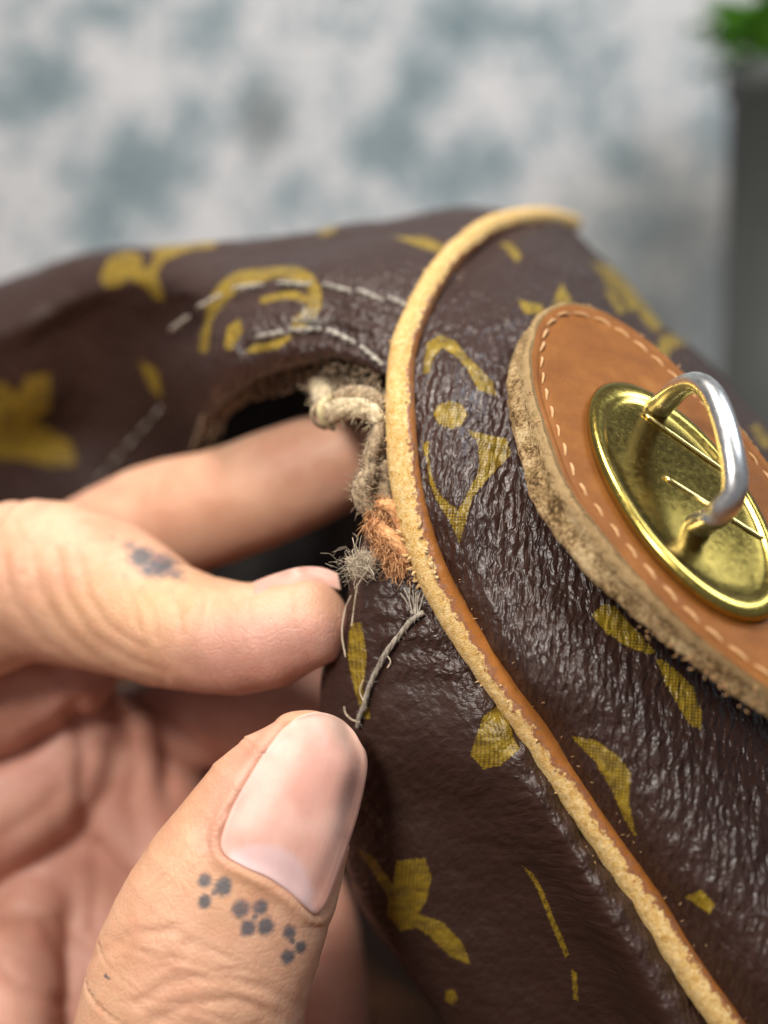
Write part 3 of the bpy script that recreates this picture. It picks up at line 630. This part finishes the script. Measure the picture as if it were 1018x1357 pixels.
# ---------------------------------------------------------------- the hand: one continuous skin from a signed distance field
def cam_pt(px, py, d): return np.array([(px - CX) / F * d, -(py - CY) / F * d, d])
def sweep(ctrl, n=22):
    c = np.array([[*cam_pt(a[0], a[1], a[2]), a[3], a[4]] for a in ctrl]); return curve(c, n)
SW = {
 'thumb': (sweep([(150,1720,14.3,1.6,1.35),(205,1540,14.0,1.5,1.25),(243,1420,13.8,1.42,1.15),(262,1310,13.6,1.33,1.05),(300,1210,13.5,1.24,.92),(347,1115,13.5,1.04,.80),(385,1045,13.55,.86,.66),(418,1002,13.65,.62,.50)]), .45),
 'index': (sweep([(-420,960,19,1.3,1.2),(-250,900,18,1.25,1.15),(-110,830,17,1.2,1.1),(20,772,16.4,1.17,1.05),(95,775,16.1,1.16,1.05),(160,800,15.7,1.02,.98),(225,830,15.4,.84,.88),(310,846,15.0,.74,.78),(375,836,14.7,.68,.68),(415,822,14.55,.58,.55)]), .42),
 'middle': (sweep([(-350,960,21,1.1,1.1),(-60,830,19.8,1.0,1.0),(80,760,19.0,.98,.95),(190,700,18.5,.98,.9),(300,668,18.0,.92,.85),(400,628,17.6,.86,.8),(470,600,17.4,.75,.7)]), .6),
 'ring': (sweep([(20,1010,21,1.0,1.0),(140,985,20.8,.95,.95),(255,955,20.0,.90,.85),(350,945,19.6,.88,.8),(430,940,19.4,.8,.7)]), .5),
 'little': (sweep([(330,1080,18.6,.6,.6),(410,1190,18.0,.62,.6),(432,1300,17.5,.64,.62),(440,1480,17.2,.7,.7)]), .5),
 'palm1': (sweep([(-330,1050,20.5,2.2,1.6),(-120,1080,20.3,2.4,1.7),(60,1100,20.2,2.5,1.7),(200,1120,20.3,2.2,1.6)]), 1.2),
 'palm2': (sweep([(60,1700,18.6,2.6,1.8),(90,1480,18.9,2.3,1.6),(150,1300,19.4,2.0,1.5)]), 1.2),
 'fold1': (sweep([(-260,960,18.7,1.1,1.1),(-100,925,18.4,1.15,1.1),(20,905,18.2,1.0,1.0),(90,890,18.0,.72,.75)]), .8),
 'fold2': (sweep([(-200,1160,18.8,1.0,.9),(-40,1100,18.7,.95,.85),(70,1030,18.7,.9,.8),(110,960,18.8,.75,.7)]), .8),
 'fold3': (sweep([(160,980,19.1,.6,.6),(165,1080,19.0,.75,.6),(220,1170,19.0,.7,.55),(260,1240,19.0,.6,.5)]), .6),
 'thenar': (sweep([(-260,1750,16.8,2.2,1.8),(-110,1560,16.9,1.8,1.5),(-40,1400,17.4,1.35,1.2),(10,1290,18.0,.95,.9),(40,1220,18.5,.6,.6)]), 1.0),
}
ORDER = ['palm1', 'palm2', 'fold1', 'fold2', 'fold3', 'thenar', 'ring', 'little', 'middle', 'index', 'thumb']
KK = {'palm1': 0, 'palm2': .8, 'fold1': .10, 'fold2': .14, 'fold3': .18, 'thenar': .16, 'ring': .08, 'little': .15, 'middle': .06, 'index': .05, 'thumb': .08}
def sw_sdf(p, sw):
    c, capr = sw
    mg = max(c[:, 3].max(), c[:, 4].max()) + 1.3; lo = c[:, :3].min(0) - mg; hi = c[:, :3].max(0) + mg
    m = ((p > lo) & (p < hi)).all(1)
    if not m.all():
        o_ = np.full(len(p), 1.3)
        if m.any(): o_[m] = sw_sdf(p[m], sw)
        return o_
    best = np.full(len(p), 1e9)
    bt = np.zeros((len(p), 3))
    A0 = c[:-1]; B0 = c[1:]
    bc = np.zeros((len(p), 3)); ba = np.zeros(len(p)); bb = np.zeros(len(p)); bT = np.zeros((len(p), 3))
    i_ = np.zeros(len(p), int); d_ = np.full(len(p), 1e9)
    for j_ in range(len(c)):
        dd_ = ((p - c[j_, :3]) ** 2).sum(1); m = dd_ < d_; d_[m] = dd_[m]; i_[m] = j_
    for sh in (-1, 0):
        j_ = np.clip(i_ + sh, 0, len(c) - 2); a = c[j_]; b = c[j_ + 1]; e = b[:, :3] - a[:, :3]
        t = np.clip(((p - a[:, :3]) * e).sum(1) / (e * e).sum(1), 0, 1); q = a[:, :3] + t[:, None] * e; d = np.linalg.norm(p - q, axis=1); m = d < best
        best[m] = d[m]; bc[m] = q[m]; ba[m] = (a[:, 3] + t * (b[:, 3] - a[:, 3]))[m]; bb[m] = (a[:, 4] + t * (b[:, 4] - a[:, 4]))[m]; bT[m] = (e / np.linalg.norm(e, axis=1)[:, None])[m]
    for a, b in ():
        e = b[:3] - a[:3]; t = np.clip((p - a[:3]) @ e / (e @ e), 0, 1); q = a[:3] + t[:, None] * e; d = np.linalg.norm(p - q, axis=1); m = d < best
        best[m] = d[m]; bc[m] = q[m]; ba[m] = (a[3] + t * (b[3] - a[3]))[m]; bb[m] = (a[4] + t * (b[4] - a[4]))[m]; bT[m] = e / np.linalg.norm(e)
    view = np.array([0, 0, 1.]); S = np.cross(bT, view); S /= np.linalg.norm(S, axis=1)[:, None]; Z = np.cross(S, bT)
    v = p - bc; x = np.sum(v * S, 1); z = np.sum(v * Z, 1); w_ = np.sum(v * bT, 1); r = np.stack([ba, bb, np.full(len(p), capr)], 1); L = np.stack([x, z, w_], 1)
    k0 = np.linalg.norm(L / r, axis=1); k1 = np.linalg.norm(L / r ** 2, axis=1) + 1e-9
    return k0 * (k0 - 1) / k1
def hand_sdf(p, ids=False):
    d = None; D = []
    for nm in ORDER:
        s = sw_sdf(p, SW[nm]); D.append(s)
        if d is None: d = s; continue
        k = KK[nm]; 
        if nm == 'thumb':   # web towards the thenar only well below the frame
            k = .08 + .9 * ss(-p[:, 1], 4.8, 7.5)
        if nm == 'index': k = .06 + .7 * ss(-p[:, 0], 5.6, 7.5)
        if nm == 'middle': k = .06 + .7 * ss(-p[:, 0], 6.0, 8)
        h = np.maximum(k - np.abs(d - s), 0) / k; d = np.minimum(d, s) - h * h * k * .25
    return (d, np.argmin(np.array(D), 0)) if ids else d
def surface_nets(f, lo, hi, h):
    n = np.ceil((hi - lo) / h).astype(int) + 1; cs = 6
    nc = np.ceil((n - 1) / cs).astype(int) + 1
    cg = np.stack(np.meshgrid(*[lo[k] + np.arange(nc[k]) * cs * h for k in range(3)], indexing='ij'), -1)
    cv = f(cg.reshape(-1, 3)).reshape(nc); vol = np.repeat(np.repeat(np.repeat(cv, cs, 0), cs, 1), cs, 2)[:n[0], :n[1], :n[2]].copy()
    near = np.abs(vol) < cs * h * 3.0
    idx = np.argwhere(near)
    for s in range(0, len(idx), 400000):
        q = idx[s:s + 400000]; vol[q[:, 0], q[:, 1], q[:, 2]] = f(lo + q * h)
    neg = vol < 0
    c = [neg[i:n[0] - 1 + i, j:n[1] - 1 + j, k:n[2] - 1 + k] for i in (0, 1) for j in (0, 1) for k in (0, 1)]
    cnt = sum(x.astype(np.int8) for x in c); act = (cnt > 0) & (cnt < 8); ci = np.argwhere(act); vid = -np.ones(act.shape, int); vid[act] = np.arange(len(ci))
    acc = np.zeros((len(ci), 3)); w_ = np.zeros(len(ci)); cor = [(i, j, k) for i in (0, 1) for j in (0, 1) for k in (0, 1)]
    for a in range(8):
        for b in range(a + 1, 8):
            A_, B_ = np.array(cor[a]), np.array(cor[b])
            if np.abs(A_ - B_).sum() != 1: continue
            va = vol[tuple((ci + A_).T)]; vb = vol[tuple((ci + B_).T)]; m = (va < 0) != (vb < 0); t = np.where(m, va / np.where(m, va - vb, 1), 0)
            acc += m[:, None] * (A_ + t[:, None] * (B_ - A_)); w_ += m
    V = lo + (ci + acc / w_[:, None]) * h; Fc = []
    for ax in range(3):
        u, v = (ax + 1) % 3, (ax + 2) % 3; e = [0, 0, 0]; e[ax] = 1
        s0 = [slice(0, n[k]) for k in range(3)]; s1 = list(s0); s0[ax] = slice(0, n[ax] - 1); s1[ax] = slice(1, n[ax])
        x = neg[tuple(s0)] != neg[tuple(s1)]; q = np.argwhere(x); q = q[(q[:, u] > 0) & (q[:, v] > 0) & (q[:, u] < n[u] - 1) & (q[:, v] < n[v] - 1)]
        du = np.zeros(3, int); du[u] = 1; dv = np.zeros(3, int); dv[v] = 1
        fc = np.stack([vid[tuple((q - du - dv).T)], vid[tuple((q - dv).T)], vid[tuple(q.T)], vid[tuple((q - du).T)]], 1)
        flip = ~neg[tuple(q.T)]; fc[flip] = fc[flip][:, ::-1]; Fc.append(fc)
    return V, np.concatenate(Fc)
HV, HF = surface_nets(hand_sdf, np.array([-9.0, -9.5, 11.5]), np.array([1.0, 1.6, 22.0]), .065)
# one level of refinement on what the camera meets closest, then project to the true surface
def vnorm(V, Fc):
    n = np.cross(V[Fc[:, 2]] - V[Fc[:, 0]], V[Fc[:, 3]] - V[Fc[:, 1]]); N = np.zeros_like(V)
    for k in range(3):
        N[:, k] = sum(np.bincount(Fc[:, j], n[:, k], len(V)) for j in range(4))
    return N / (np.linalg.norm(N, axis=1)[:, None] + 1e-12)
def subdivide(V, Fc):
    E = np.concatenate([Fc[:, [i, (i + 1) % 4]] for i in range(4)]); E.sort(1); U, inv = np.unique(E, axis=0, return_inverse=True); inv = inv.ravel(); nF = len(Fc); nV = len(V)
    em = V[U].mean(1); fm = V[Fc].mean(1); eid = inv.reshape(4, nF) + nV; fid = np.arange(nF) + nV + len(U)
    return np.concatenate([V, em, fm]), np.concatenate([np.stack([Fc[:, i], eid[i], fid, eid[(i + 3) % 4]], 1) for i in range(4)])
HV, HF = subdivide(HV, HF)
G = vnorm(HV, HF); d, ID = hand_sdf(HV, True)
tst = hand_sdf(HV[::200] + .05 * G[::200]) - hand_sdf(HV[::200] - .05 * G[::200]); sg = 1 if np.median(tst) > 0 else -1
if sg < 0: HF = HF[:, ::-1].copy(); G = -G
HV = HV - G * np.clip(d, -.04, .04)[:, None]; G = vnorm(HV, HF)
hx = CX + HV[:, 0] / HV[:, 2] * F; hy = CY - HV[:, 1] / HV[:, 2] * F; facing = -np.sum(G * HV, 1) / np.linalg.norm(HV, axis=1)
oid = {n: i for i, n in enumerate(ORDER)}
is_th = (ID == oid['thumb']) & (facing > -.15); is_ix = (ID == oid['index']) & (facing > -.15)
palmy = ~((ID == oid['thumb']) | (ID == oid['index']) | (ID == oid['middle']) | (ID == oid['little'])) & (facing > -.1)
NAIL = [(380,962),(360,985),(345,1005),(330,1028),(317,1052),(304,1078),(295,1100),(292,1120),(297,1132),(306,1139),(330,1152),(357,1164),(385,1184),(408,1205),(420,1212),(430,1202),(439,1180),(460,1125),(475,1078),(485,1027),(484,990),(465,970),(420,957)]
tick('disp = .010 * fbm(HV')
disp = .006 * fbm(HV, 2.5, 3, 70) + .02 * fbm(HV, .9, 2, 72)
crease = np.zeros(len(HV)); 
nd = poly_sdf(hx, hy, [NAIL]); nd[~is_th] = -1e3
disp += np.where(is_th, -.055 * ss(nd, -2, 7) + .03 * np.exp(-((nd + 9) / 8) ** 2), 0)
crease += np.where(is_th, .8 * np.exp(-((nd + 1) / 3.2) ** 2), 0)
def crs(sel, pl, wd, dep, col=.6, bul=.35):
    global disp, crease
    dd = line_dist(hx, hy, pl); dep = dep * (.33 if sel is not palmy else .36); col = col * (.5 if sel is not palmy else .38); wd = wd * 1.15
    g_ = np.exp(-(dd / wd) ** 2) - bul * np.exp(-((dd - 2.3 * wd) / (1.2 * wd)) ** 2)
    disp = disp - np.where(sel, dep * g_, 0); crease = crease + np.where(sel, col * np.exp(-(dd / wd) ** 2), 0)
# thumb: fine transverse skin folds above the joint and along the sides
for k in range(26):
    y0 = 1225 + k * 6.5 + rng.uniform(-5, 5); x0 = rng.uniform(110, 330); L = rng.uniform(30, 110); a = rng.uniform(-.15, .5)
    pl = [(x0 + L * t_, y0 + a * L * t_ + 7 * math.sin(3 * t_ + k)) for t_ in np.linspace(0, 1, 6)]
    crs(is_th, pl, rng.uniform(2.0, 3.6), rng.uniform(.006, .018), .10)
for k in range(18):
    t0 = rng.uniform(0, 1); x0 = 175 + 95 * t0 + rng.uniform(0, 50); y0 = 1180 - 110 * t0 + rng.uniform(0, 30); L = rng.uniform(30, 80)
    crs(is_th, [(x0, y0), (x0 + L * .45, y0 - L * .45), (x0 + L * .75, y0 - L)], 2.2, rng.uniform(.006, .014), .08)
for l in ([(455,1215),(440,1260),(425,1310),(412,1357)], [(470,1160),(450,1225),(432,1280)]): crs(is_th, l, 3, .02, .15)
for l in ([(180,1330),(230,1300),(290,1295),(350,1310),(400,1335)], [(200,1357),(250,1330),(310,1325),(370,1345)], [(120,1270),(170,1240),(230,1235)]): crs(is_th, l, 6, .03, .12)
# index: the sweeping folds round the bent knuckle
for l, wd, dp in (([(-10,830),(40,868),(100,895),(170,915),(250,926)], 9, .06), ([(5,740),(20,800),(60,850),(120,890),(190,910)], 6, .045), ([(40,720),(52,780),(85,835),(140,880),(215,905)], 6, .04), ([(75,730),(88,790),(120,840),(170,872),(220,890)], 5, .035),
                  ([(105,735),(118,790),(145,830),(190,858)], 5, .03), ([(20,690),(30,720),(28,760)], 5, .03), ([(190,790),(205,815),(208,845)], 5, .03), ([(225,785),(238,808),(240,838)], 5, .028), ([(255,770),(268,790),(266,815)], 4, .025), ([(285,772),(300,785),(302,800)], 4, .025), ([(165,770),(178,800),(185,835)], 4, .02)):
    crs(is_ix, l, wd, dp, .30)
# palm: deep lines
for l, wd, dp in (([(-20,1020),(30,998),(75,960),(105,930)], 8, .16), ([(100,950),(112,1000),(108,1060),(120,1110),(170,1165),(200,1190)], 9, .14), ([(175,950),(180,1010),(172,1070),(185,1120)], 11, .10), ([(212,930),(225,960),(260,990),(305,1012)], 9, .12),
                  ([(125,1120),(128,1170),(122,1230)], 7, .10), ([(0,1110),(40,1085),(80,1050)], 10, .09), ([(0,1170),(50,1140),(100,1120)], 9, .06), ([(0,1215),(40,1212),(80,1218),(110,1245)], 7, .08), ([(0,1280),(30,1310),(80,1330)], 8, .08), ([(60,1225),(80,1260),(90,1300)], 6, .06), ([(90,950),(130,955),(170,950)], 8, .06), ([(60,880),(90,905),(95,940)], 10, .08)):
    crs(palmy, l, wd, dp, .55, .3)
# index nail seen edge-on at the far side: shallow shelf
disp += np.where(is_ix, -.02 * ss(-line_dist(hx, hy, [(335,770),(400,760),(450,765)]), -14, -4), 0)
ink = np.zeros(len(HV))
for x, y, r in ((271,1167,7),(296,1175,9),(271,1195,7),(319,1205,9),(345,1203,8),(329,1231,8),(352,1228,9),(284,1183,3),(338,1216,3),(384,1236,7),(399,1256,6),(382,1269,7),(388,1248,3)):
    ink = np.maximum(ink, np.where(is_th, np.clip(1.2 - np.hypot(hx - x, (hy - y) * .92 + .12 * (hx - x)) / (r * 1.5) * .85, 0, 1), 0))
ink = np.maximum(ink, np.where(is_th, np.clip(1.4 - line_dist(hx, hy, [(140,1292),(145,1298)]) / 2.2, 0, 1) * .9, 0))
for x, y, r, s_ in ((188,738,20,.8),(212,750,22,.85),(232,760,14,.6),(172,722,14,.5),(196,756,14,.7),(150,712,9,.35),(240,768,12,.4),(166,762,7,.4)):
    ink = np.maximum(ink, np.where(ID == oid['index'], s_ * np.clip(1.3 - np.hypot((hx - x), (hy - y) * 1.3) / r * .8, 0, 1), 0))
base_p = np.select([ID == oid['thumb'], ID == oid['index'], ID == oid['middle']], [.12, .18, .35], .95)
pink = base_p + .9 * np.where(ID == oid['index'], ss(hx, 190, 300) * ss(hy, 790, 850), 0) + np.where(ID == oid['thumb'], .6 * ss(-line_dist(hx, hy, [(360,980),(300,1060),(285,1110)]), -45, -8) + .5 * ss(hx - (1357 - hy) * .3, 370, 420), 0)
pink = np.clip(pink + .15 * fbm(HV, 1.2, 2, 80), 0, 1)
tint = np.where(ID == oid['index'], np.exp(-(((hx - 190) / 90) ** 2 + ((hy - 800) / 45) ** 2)), 0) + np.where(ID == oid['thumb'], .35 * np.exp(-(((hx - 300) / 70) ** 2 + ((hy - 1160) / 60) ** 2)), 0)
HV = HV + G * disp[:, None]
def c2w(p): return CAM + p[:, :1] * RT + p[:, 1:2] * UP + p[:, 2:] * FW
HW = c2w(HV)
person = mesh_obj('person', HW, HF, MS, None, attrs={'pink': pink, 'ink': ink, 'crease': np.clip(crease, 0, 1), 'tint': np.clip(tint, 0, 1)})
person['label'] = 'bare hand with small dot tattoos pinching the torn bag flap between thumb and fingers'; person['category'] = 'person'
ok = HF[(HV[HF[:, 0], 1] < 1) & (facing[HF[:, 0]] > -.3)]
BV_H = BVHTree.FromPolygons([Vector(v) for v in HW], ok.tolist())
# thumb nail
LE = curve(np.array([(306,1139),(295,1128),(293,1112),(304,1078),(317,1052),(345,1005),(368,973),(384,958)], float), 60)
RE = curve(np.array([(420,1213),(431,1200),(441,1178),(460,1125),(475,1078),(486,1027),(486,1000),(478,984)], float), 60)
mid0 = np.array([(306,1139),(330,1152),(357,1164),(385,1184),(408,1205),(420,1213)], float); mid1 = np.array([(384,958),(400,948),(425,944),(450,952),(468,968),(478,984)], float)
c0_, c1_ = curve(mid0, 48), curve(mid1, 48); nu, nv = 60, 48
tt = np.linspace(0, 1, nu)[:, None, None]; s2 = np.linspace(0, 1, nv)[None, :, None]
G2 = (1 - s2) * LE[:, None] + s2 * RE[:, None] + (1 - tt) * c0_[None] + tt * c1_[None] - ((1 - tt) * ((1 - s2) * c0_[0] + s2 * c0_[-1]) + tt * ((1 - s2) * c1_[0] + s2 * c1_[-1]))
def skin_patch(name, G2, lift, par, mat, attrs):
    nu, nv = G2.shape[:2]; D = np.full((nu, nv), np.nan)
    for i in range(nu):
        for j in range(nv):
            h, n = drop(BV_H, G2[i, j, 0], G2[i, j, 1])
            if h is not None: D[i, j] = (h - CAM) @ FW
    med = np.nanmedian(D); 
    for i in range(nu):
        row = D[i]; g_ = ~np.isnan(row)
        D[i] = np.interp(np.arange(nv), np.where(g_)[0], row[g_]) if g_.sum() > 1 else (D[i - 1] if i else med)
    D = np.minimum(D, med + .8)
    for _ in range(30):
        E2 = np.pad(D, 1, mode='edge'); D = .5 * D + .125 * (E2[2:, 1:-1] + E2[:-2, 1:-1] + E2[1:-1, 2:] + E2[1:-1, :-2])
    W = P(G2[..., 0], G2[..., 1], D - lift); Wb = P(G2[..., 0], G2[..., 1], D - lift + .035)
    V = np.concatenate([W.reshape(-1, 3), Wb.reshape(-1, 3)]); f0 = grid_faces(nu, nv); k = nu * nv
    b = np.concatenate([np.arange(nv), np.arange(1, nu) * nv + nv - 1, (nu - 1) * nv + np.arange(nv - 2, -1, -1), np.arange(nu - 2, 0, -1) * nv]); bn = np.roll(b, -1)
    Fc = np.concatenate([f0, f0[:, ::-1] + k, np.stack([b, b + k, bn + k, bn], 1)])
    at = {a: (np.concatenate([x, x])) for a, x in attrs.items()}
    return mesh_obj(name, V, Fc, mat, par, attrs=at)
t_ = np.linspace(0, 1, nu)[:, None] + 0 * np.zeros((1, nv)); s_ = np.linspace(0, 1, nv)[None] + 0 * t_
lift = .030 + .06 * ss(s_, .62, .95) * (1 - .5 * ss(s_, .95, 1)) + .038 * (np.sin(np.pi * s_) ** .7) * (.35 + .65 * ss(t_, 0, .35)) + .012 * ss(t_, .8, 1)
lun = poly_sdf(G2[..., 0], G2[..., 1], [[(300,1145),(306,1128),(332,1118),(362,1119),(388,1130),(405,1150),(414,1175),(418,1216),(380,1215)]])
skin_patch('fingernail', G2, lift, person, MN, {'lunula': lun.ravel(), 'tip': ss(t_, .80, .95).ravel(), 'nuv': np.stack([s_, t_, 0 * s_], -1).reshape(-1, 3)})
# index nail, foreshortened along the top of the fingertip
a0 = curve(np.array([(338,786),(336,776),(345,766)], float), 8)
LE = curve(np.array([(334,772),(360,762),(395,752),(425,752),(448,760)], float), 40); RE = curve(np.array([(338,789),(370,783),(405,780),(435,779),(452,782)], float), 40)
s2 = np.linspace(0, 1, 14)[None, :, None]; G3 = (1 - s2) * LE[:, None] + s2 * RE[:, None]
t3 = np.linspace(0, 1, 40)[:, None] + np.zeros((1, 14)); s3 = np.linspace(0, 1, 14)[None] + 0 * t3
skin_patch('fingernail', G3, .02 + .02 * np.sin(np.pi * s3), person, MN, {'lunula': (0 * t3 - 20).ravel(), 'tip': ss(t3, .85, 1).ravel(), 'nuv': np.stack([s3, t3, 0 * s3], -1).reshape(-1, 3)})

tick('surroundings')
# ---------------------------------------------------------------- surroundings: table, patterned wall, potted plant
def mat_wall():
    m = M('marbled_wall'); a = m.attr('blotch').outputs['Fac']; g_ = m.attr('grey').outputs['Fac']; p = m.co()
    n = m.noise(p, .35, 5, .62); n2 = m.noise(p, 1.4, 4, .65)
    e = m.math('ADD', a, m.math('ADD', m.math('MULTIPLY', m.math('SUBTRACT', n, .5), 2.3), m.math('MULTIPLY', m.math('SUBTRACT', n2, .5), 1.7)))
    col = m.ramp(e, (.0, (.66, .65, .655)), (.30, (.46, .49, .505)), (.55, (.28, .34, .365)), (1.0, (.18, .24, .26)))
    col = m.mix(m.mr(g_, .2, .9, 0, .6), col, c4(.20, .20, .195))  # grey mark, plus light falloff painted into the wall colour
    m.set(Base_Color=col, Roughness=.8); return m.m
W0 = 50.0; nx, nz = 260, 240
wx = np.linspace(-45, 45, nx); wz = np.linspace(0, 60, nz); XX, ZZ = np.meshgrid(wx, wz, indexing='ij')
WV = np.stack([XX, np.full_like(XX, W0), ZZ], -1); qx, qy, _ = toview(WV)
bl = np.zeros_like(XX)
for x, y, rx, ry, s in ((60,120,60,45,.7),(110,20,70,30,.45),(170,220,72,72,.85),(270,50,55,40,.5),(350,150,45,75,.7),(375,240,60,60,.5),(300,165,60,50,.4),(560,110,50,62,.75),(600,45,50,50,.75),(530,190,60,60,.65),(600,225,60,70,.65),(640,250,50,50,.4),(470,40,40,60,.45),(740,60,60,60,.45),(760,170,60,60,.65),(830,210,80,70,.65),(880,300,70,90,.85),(800,290,60,60,.5),(140,290,70,50,.5),(235,180,45,60,.45),(20,20,40,20,.3),(450,270,60,30,.4),(760,20,30,30,.3),(930,200,50,120,.45),(950,420,70,90,.9),(870,420,60,60,.7)):
    bl = np.maximum(bl, s * np.exp(-(((qx - x) / rx) ** 2 + ((qy - y) / ry) ** 2) * .75))
far = (qx < -20) | (qx > 1040) | (qy < -20); bl = np.where(far, .35 + .5 * noise(WV, .12, 90), bl)
grey_shade = np.exp(-(((qx - 350) / 40) ** 2 + ((qy - 160) / 60) ** 2)) + .8 * np.exp(-(((qx - 950) / 80) ** 2 + ((qy - 430) / 110) ** 2)) + .85 * ss(qx, 680, 940) * ss(qy, 20, 380)  # left: grey blotch; right: painted light falloff and shadow near the pot
o = mesh_obj('wall', WV.reshape(-1, 3), grid_faces(nx, nz), mat_wall(), attrs={'blotch': bl.ravel(), 'grey': grey_shade.ravel()}); o['kind'] = 'structure'
m = M('dark_wood'); p = m.co(); n = m.noise(m.scale(p, (.25, 2.5, 1)), 1.0, 5, .6, 1.2); m.set(Base_Color=m.ramp(n, (.3, (.050, .017, .004)), (.7, (.10, .036, .009))), Roughness=.7, Specular_IOR_Level=.2)
o = mesh_obj('tabletop', [(-70, -8, 0), (70, -8, 0), (70, 49.9, 0), (-70, 49.9, 0), (-70, -8, -3), (70, -8, -3), (70, 49.9, -3), (-70, 49.9, -3)], [(0, 1, 2, 3), (7, 6, 5, 4), (0, 4, 5, 1), (1, 5, 6, 2), (2, 6, 7, 3), (3, 7, 4, 0)], m.m, smooth=False); o['kind'] = 'structure'
# pot
pot_c = P(1055, 300, 40.0); pot_top = P(1055, 96, 40.0)[2]
plant = empty('potted_plant', (pot_c[0], pot_c[1], 0), 'green leafy plant in a tall dark grey pot standing by the wall', 'plant'); plant.location = (pot_c[0], pot_c[1], 0)
pr_ = [(.01, .02), (2.0, .02), (2.15, .2), (2.3, pot_top * .5), (2.55, pot_top - 1.0), (2.75, pot_top - .95), (2.78, pot_top), (2.5, pot_top), (2.4, pot_top - .7), (.01, pot_top - .7)]
th = np.linspace(0, 2 * np.pi, 48, endpoint=False); V = np.array([[(r * math.cos(a), r * math.sin(a), z) for a in th] for r, z in pr_])
m = M('grey_pot'); m.set(Base_Color=m.mix(m.noise(m.co(), .8, 4), c4(.075, .085, .080), c4(.115, .125, .118)), Roughness=.6)
mesh_obj('pot', V.reshape(-1, 3), grid_faces(len(pr_), 48, True), m.m, plant)
m = M('soil'); m.set(Base_Color=c4(.03, .02, .012), Roughness=1)
V = np.array([[(2.38 * k / 4 * math.cos(a), 2.38 * k / 4 * math.sin(a), pot_top - .55 + .15 * noise(np.array([k, a, 0.]), 1.3)) for a in th] for k in range(5)]); mesh_obj('soil', V.reshape(-1, 3), grid_faces(5, 48, True), m.m, plant)
m = M('green_leaf'); m.set(Base_Color=m.mix(m.noise(m.co(), 1.2, 3), c4(.05, .17, .015), c4(.16, .42, .035)), Roughness=.45, Transmission_Weight=0.0)
lt = np.linspace(0, 1, 9); lw = np.linspace(-1, 1, 5)
lv = np.array([[(w_ * .42 * math.sin(math.pi * t ** .8) ** .8 if t < 1 else 0, t * 2.2, .5 * t - .9 * t * t + .12 * abs(w_)) for w_ in lw] for t in lt])
leaf0 = None
for k in range(130):
    if leaf0 is None: leaf0 = mesh_obj('leaf', lv.reshape(-1, 3), grid_faces(9, 5), m.m, plant); o = leaf0
    else: o = leaf0.copy(); sc.collection.objects.link(o); o.parent = plant
    a = rng.uniform(0, 2 * np.pi); rr_ = rng.uniform(.1, 2.6); o.location = (rr_ * math.cos(a), rr_ * math.sin(a), pot_top + rng.uniform(-.5, 2.6) * (1 - rr_ / 4))
    o.rotation_euler = (R(rng.uniform(0, 60)), R(rng.uniform(-25, 25)), a - math.pi / 2 + rng.normal(0, .3)); s_ = rng.uniform(.7, 1.25); o.scale = (s_, s_, s_)
V_, F_ = [], []
v, f = join([tube(np.array([(0, 0, pot_top - .7), (.3 * math.cos(a), .3 * math.sin(a), pot_top + 1), (1.0 * math.cos(a), 1.0 * math.sin(a), pot_top + 2.4)]), .08, 6) for a in np.linspace(0, 5.3, 6)])
m = M('stem'); m.set(Base_Color=c4(.08, .14, .03)); mesh_obj('stem', v, f, m.m, plant)
# the bag's origin marker sits on the table below it
for o in sc.objects:
    if 'anchor' in o: del o['anchor']
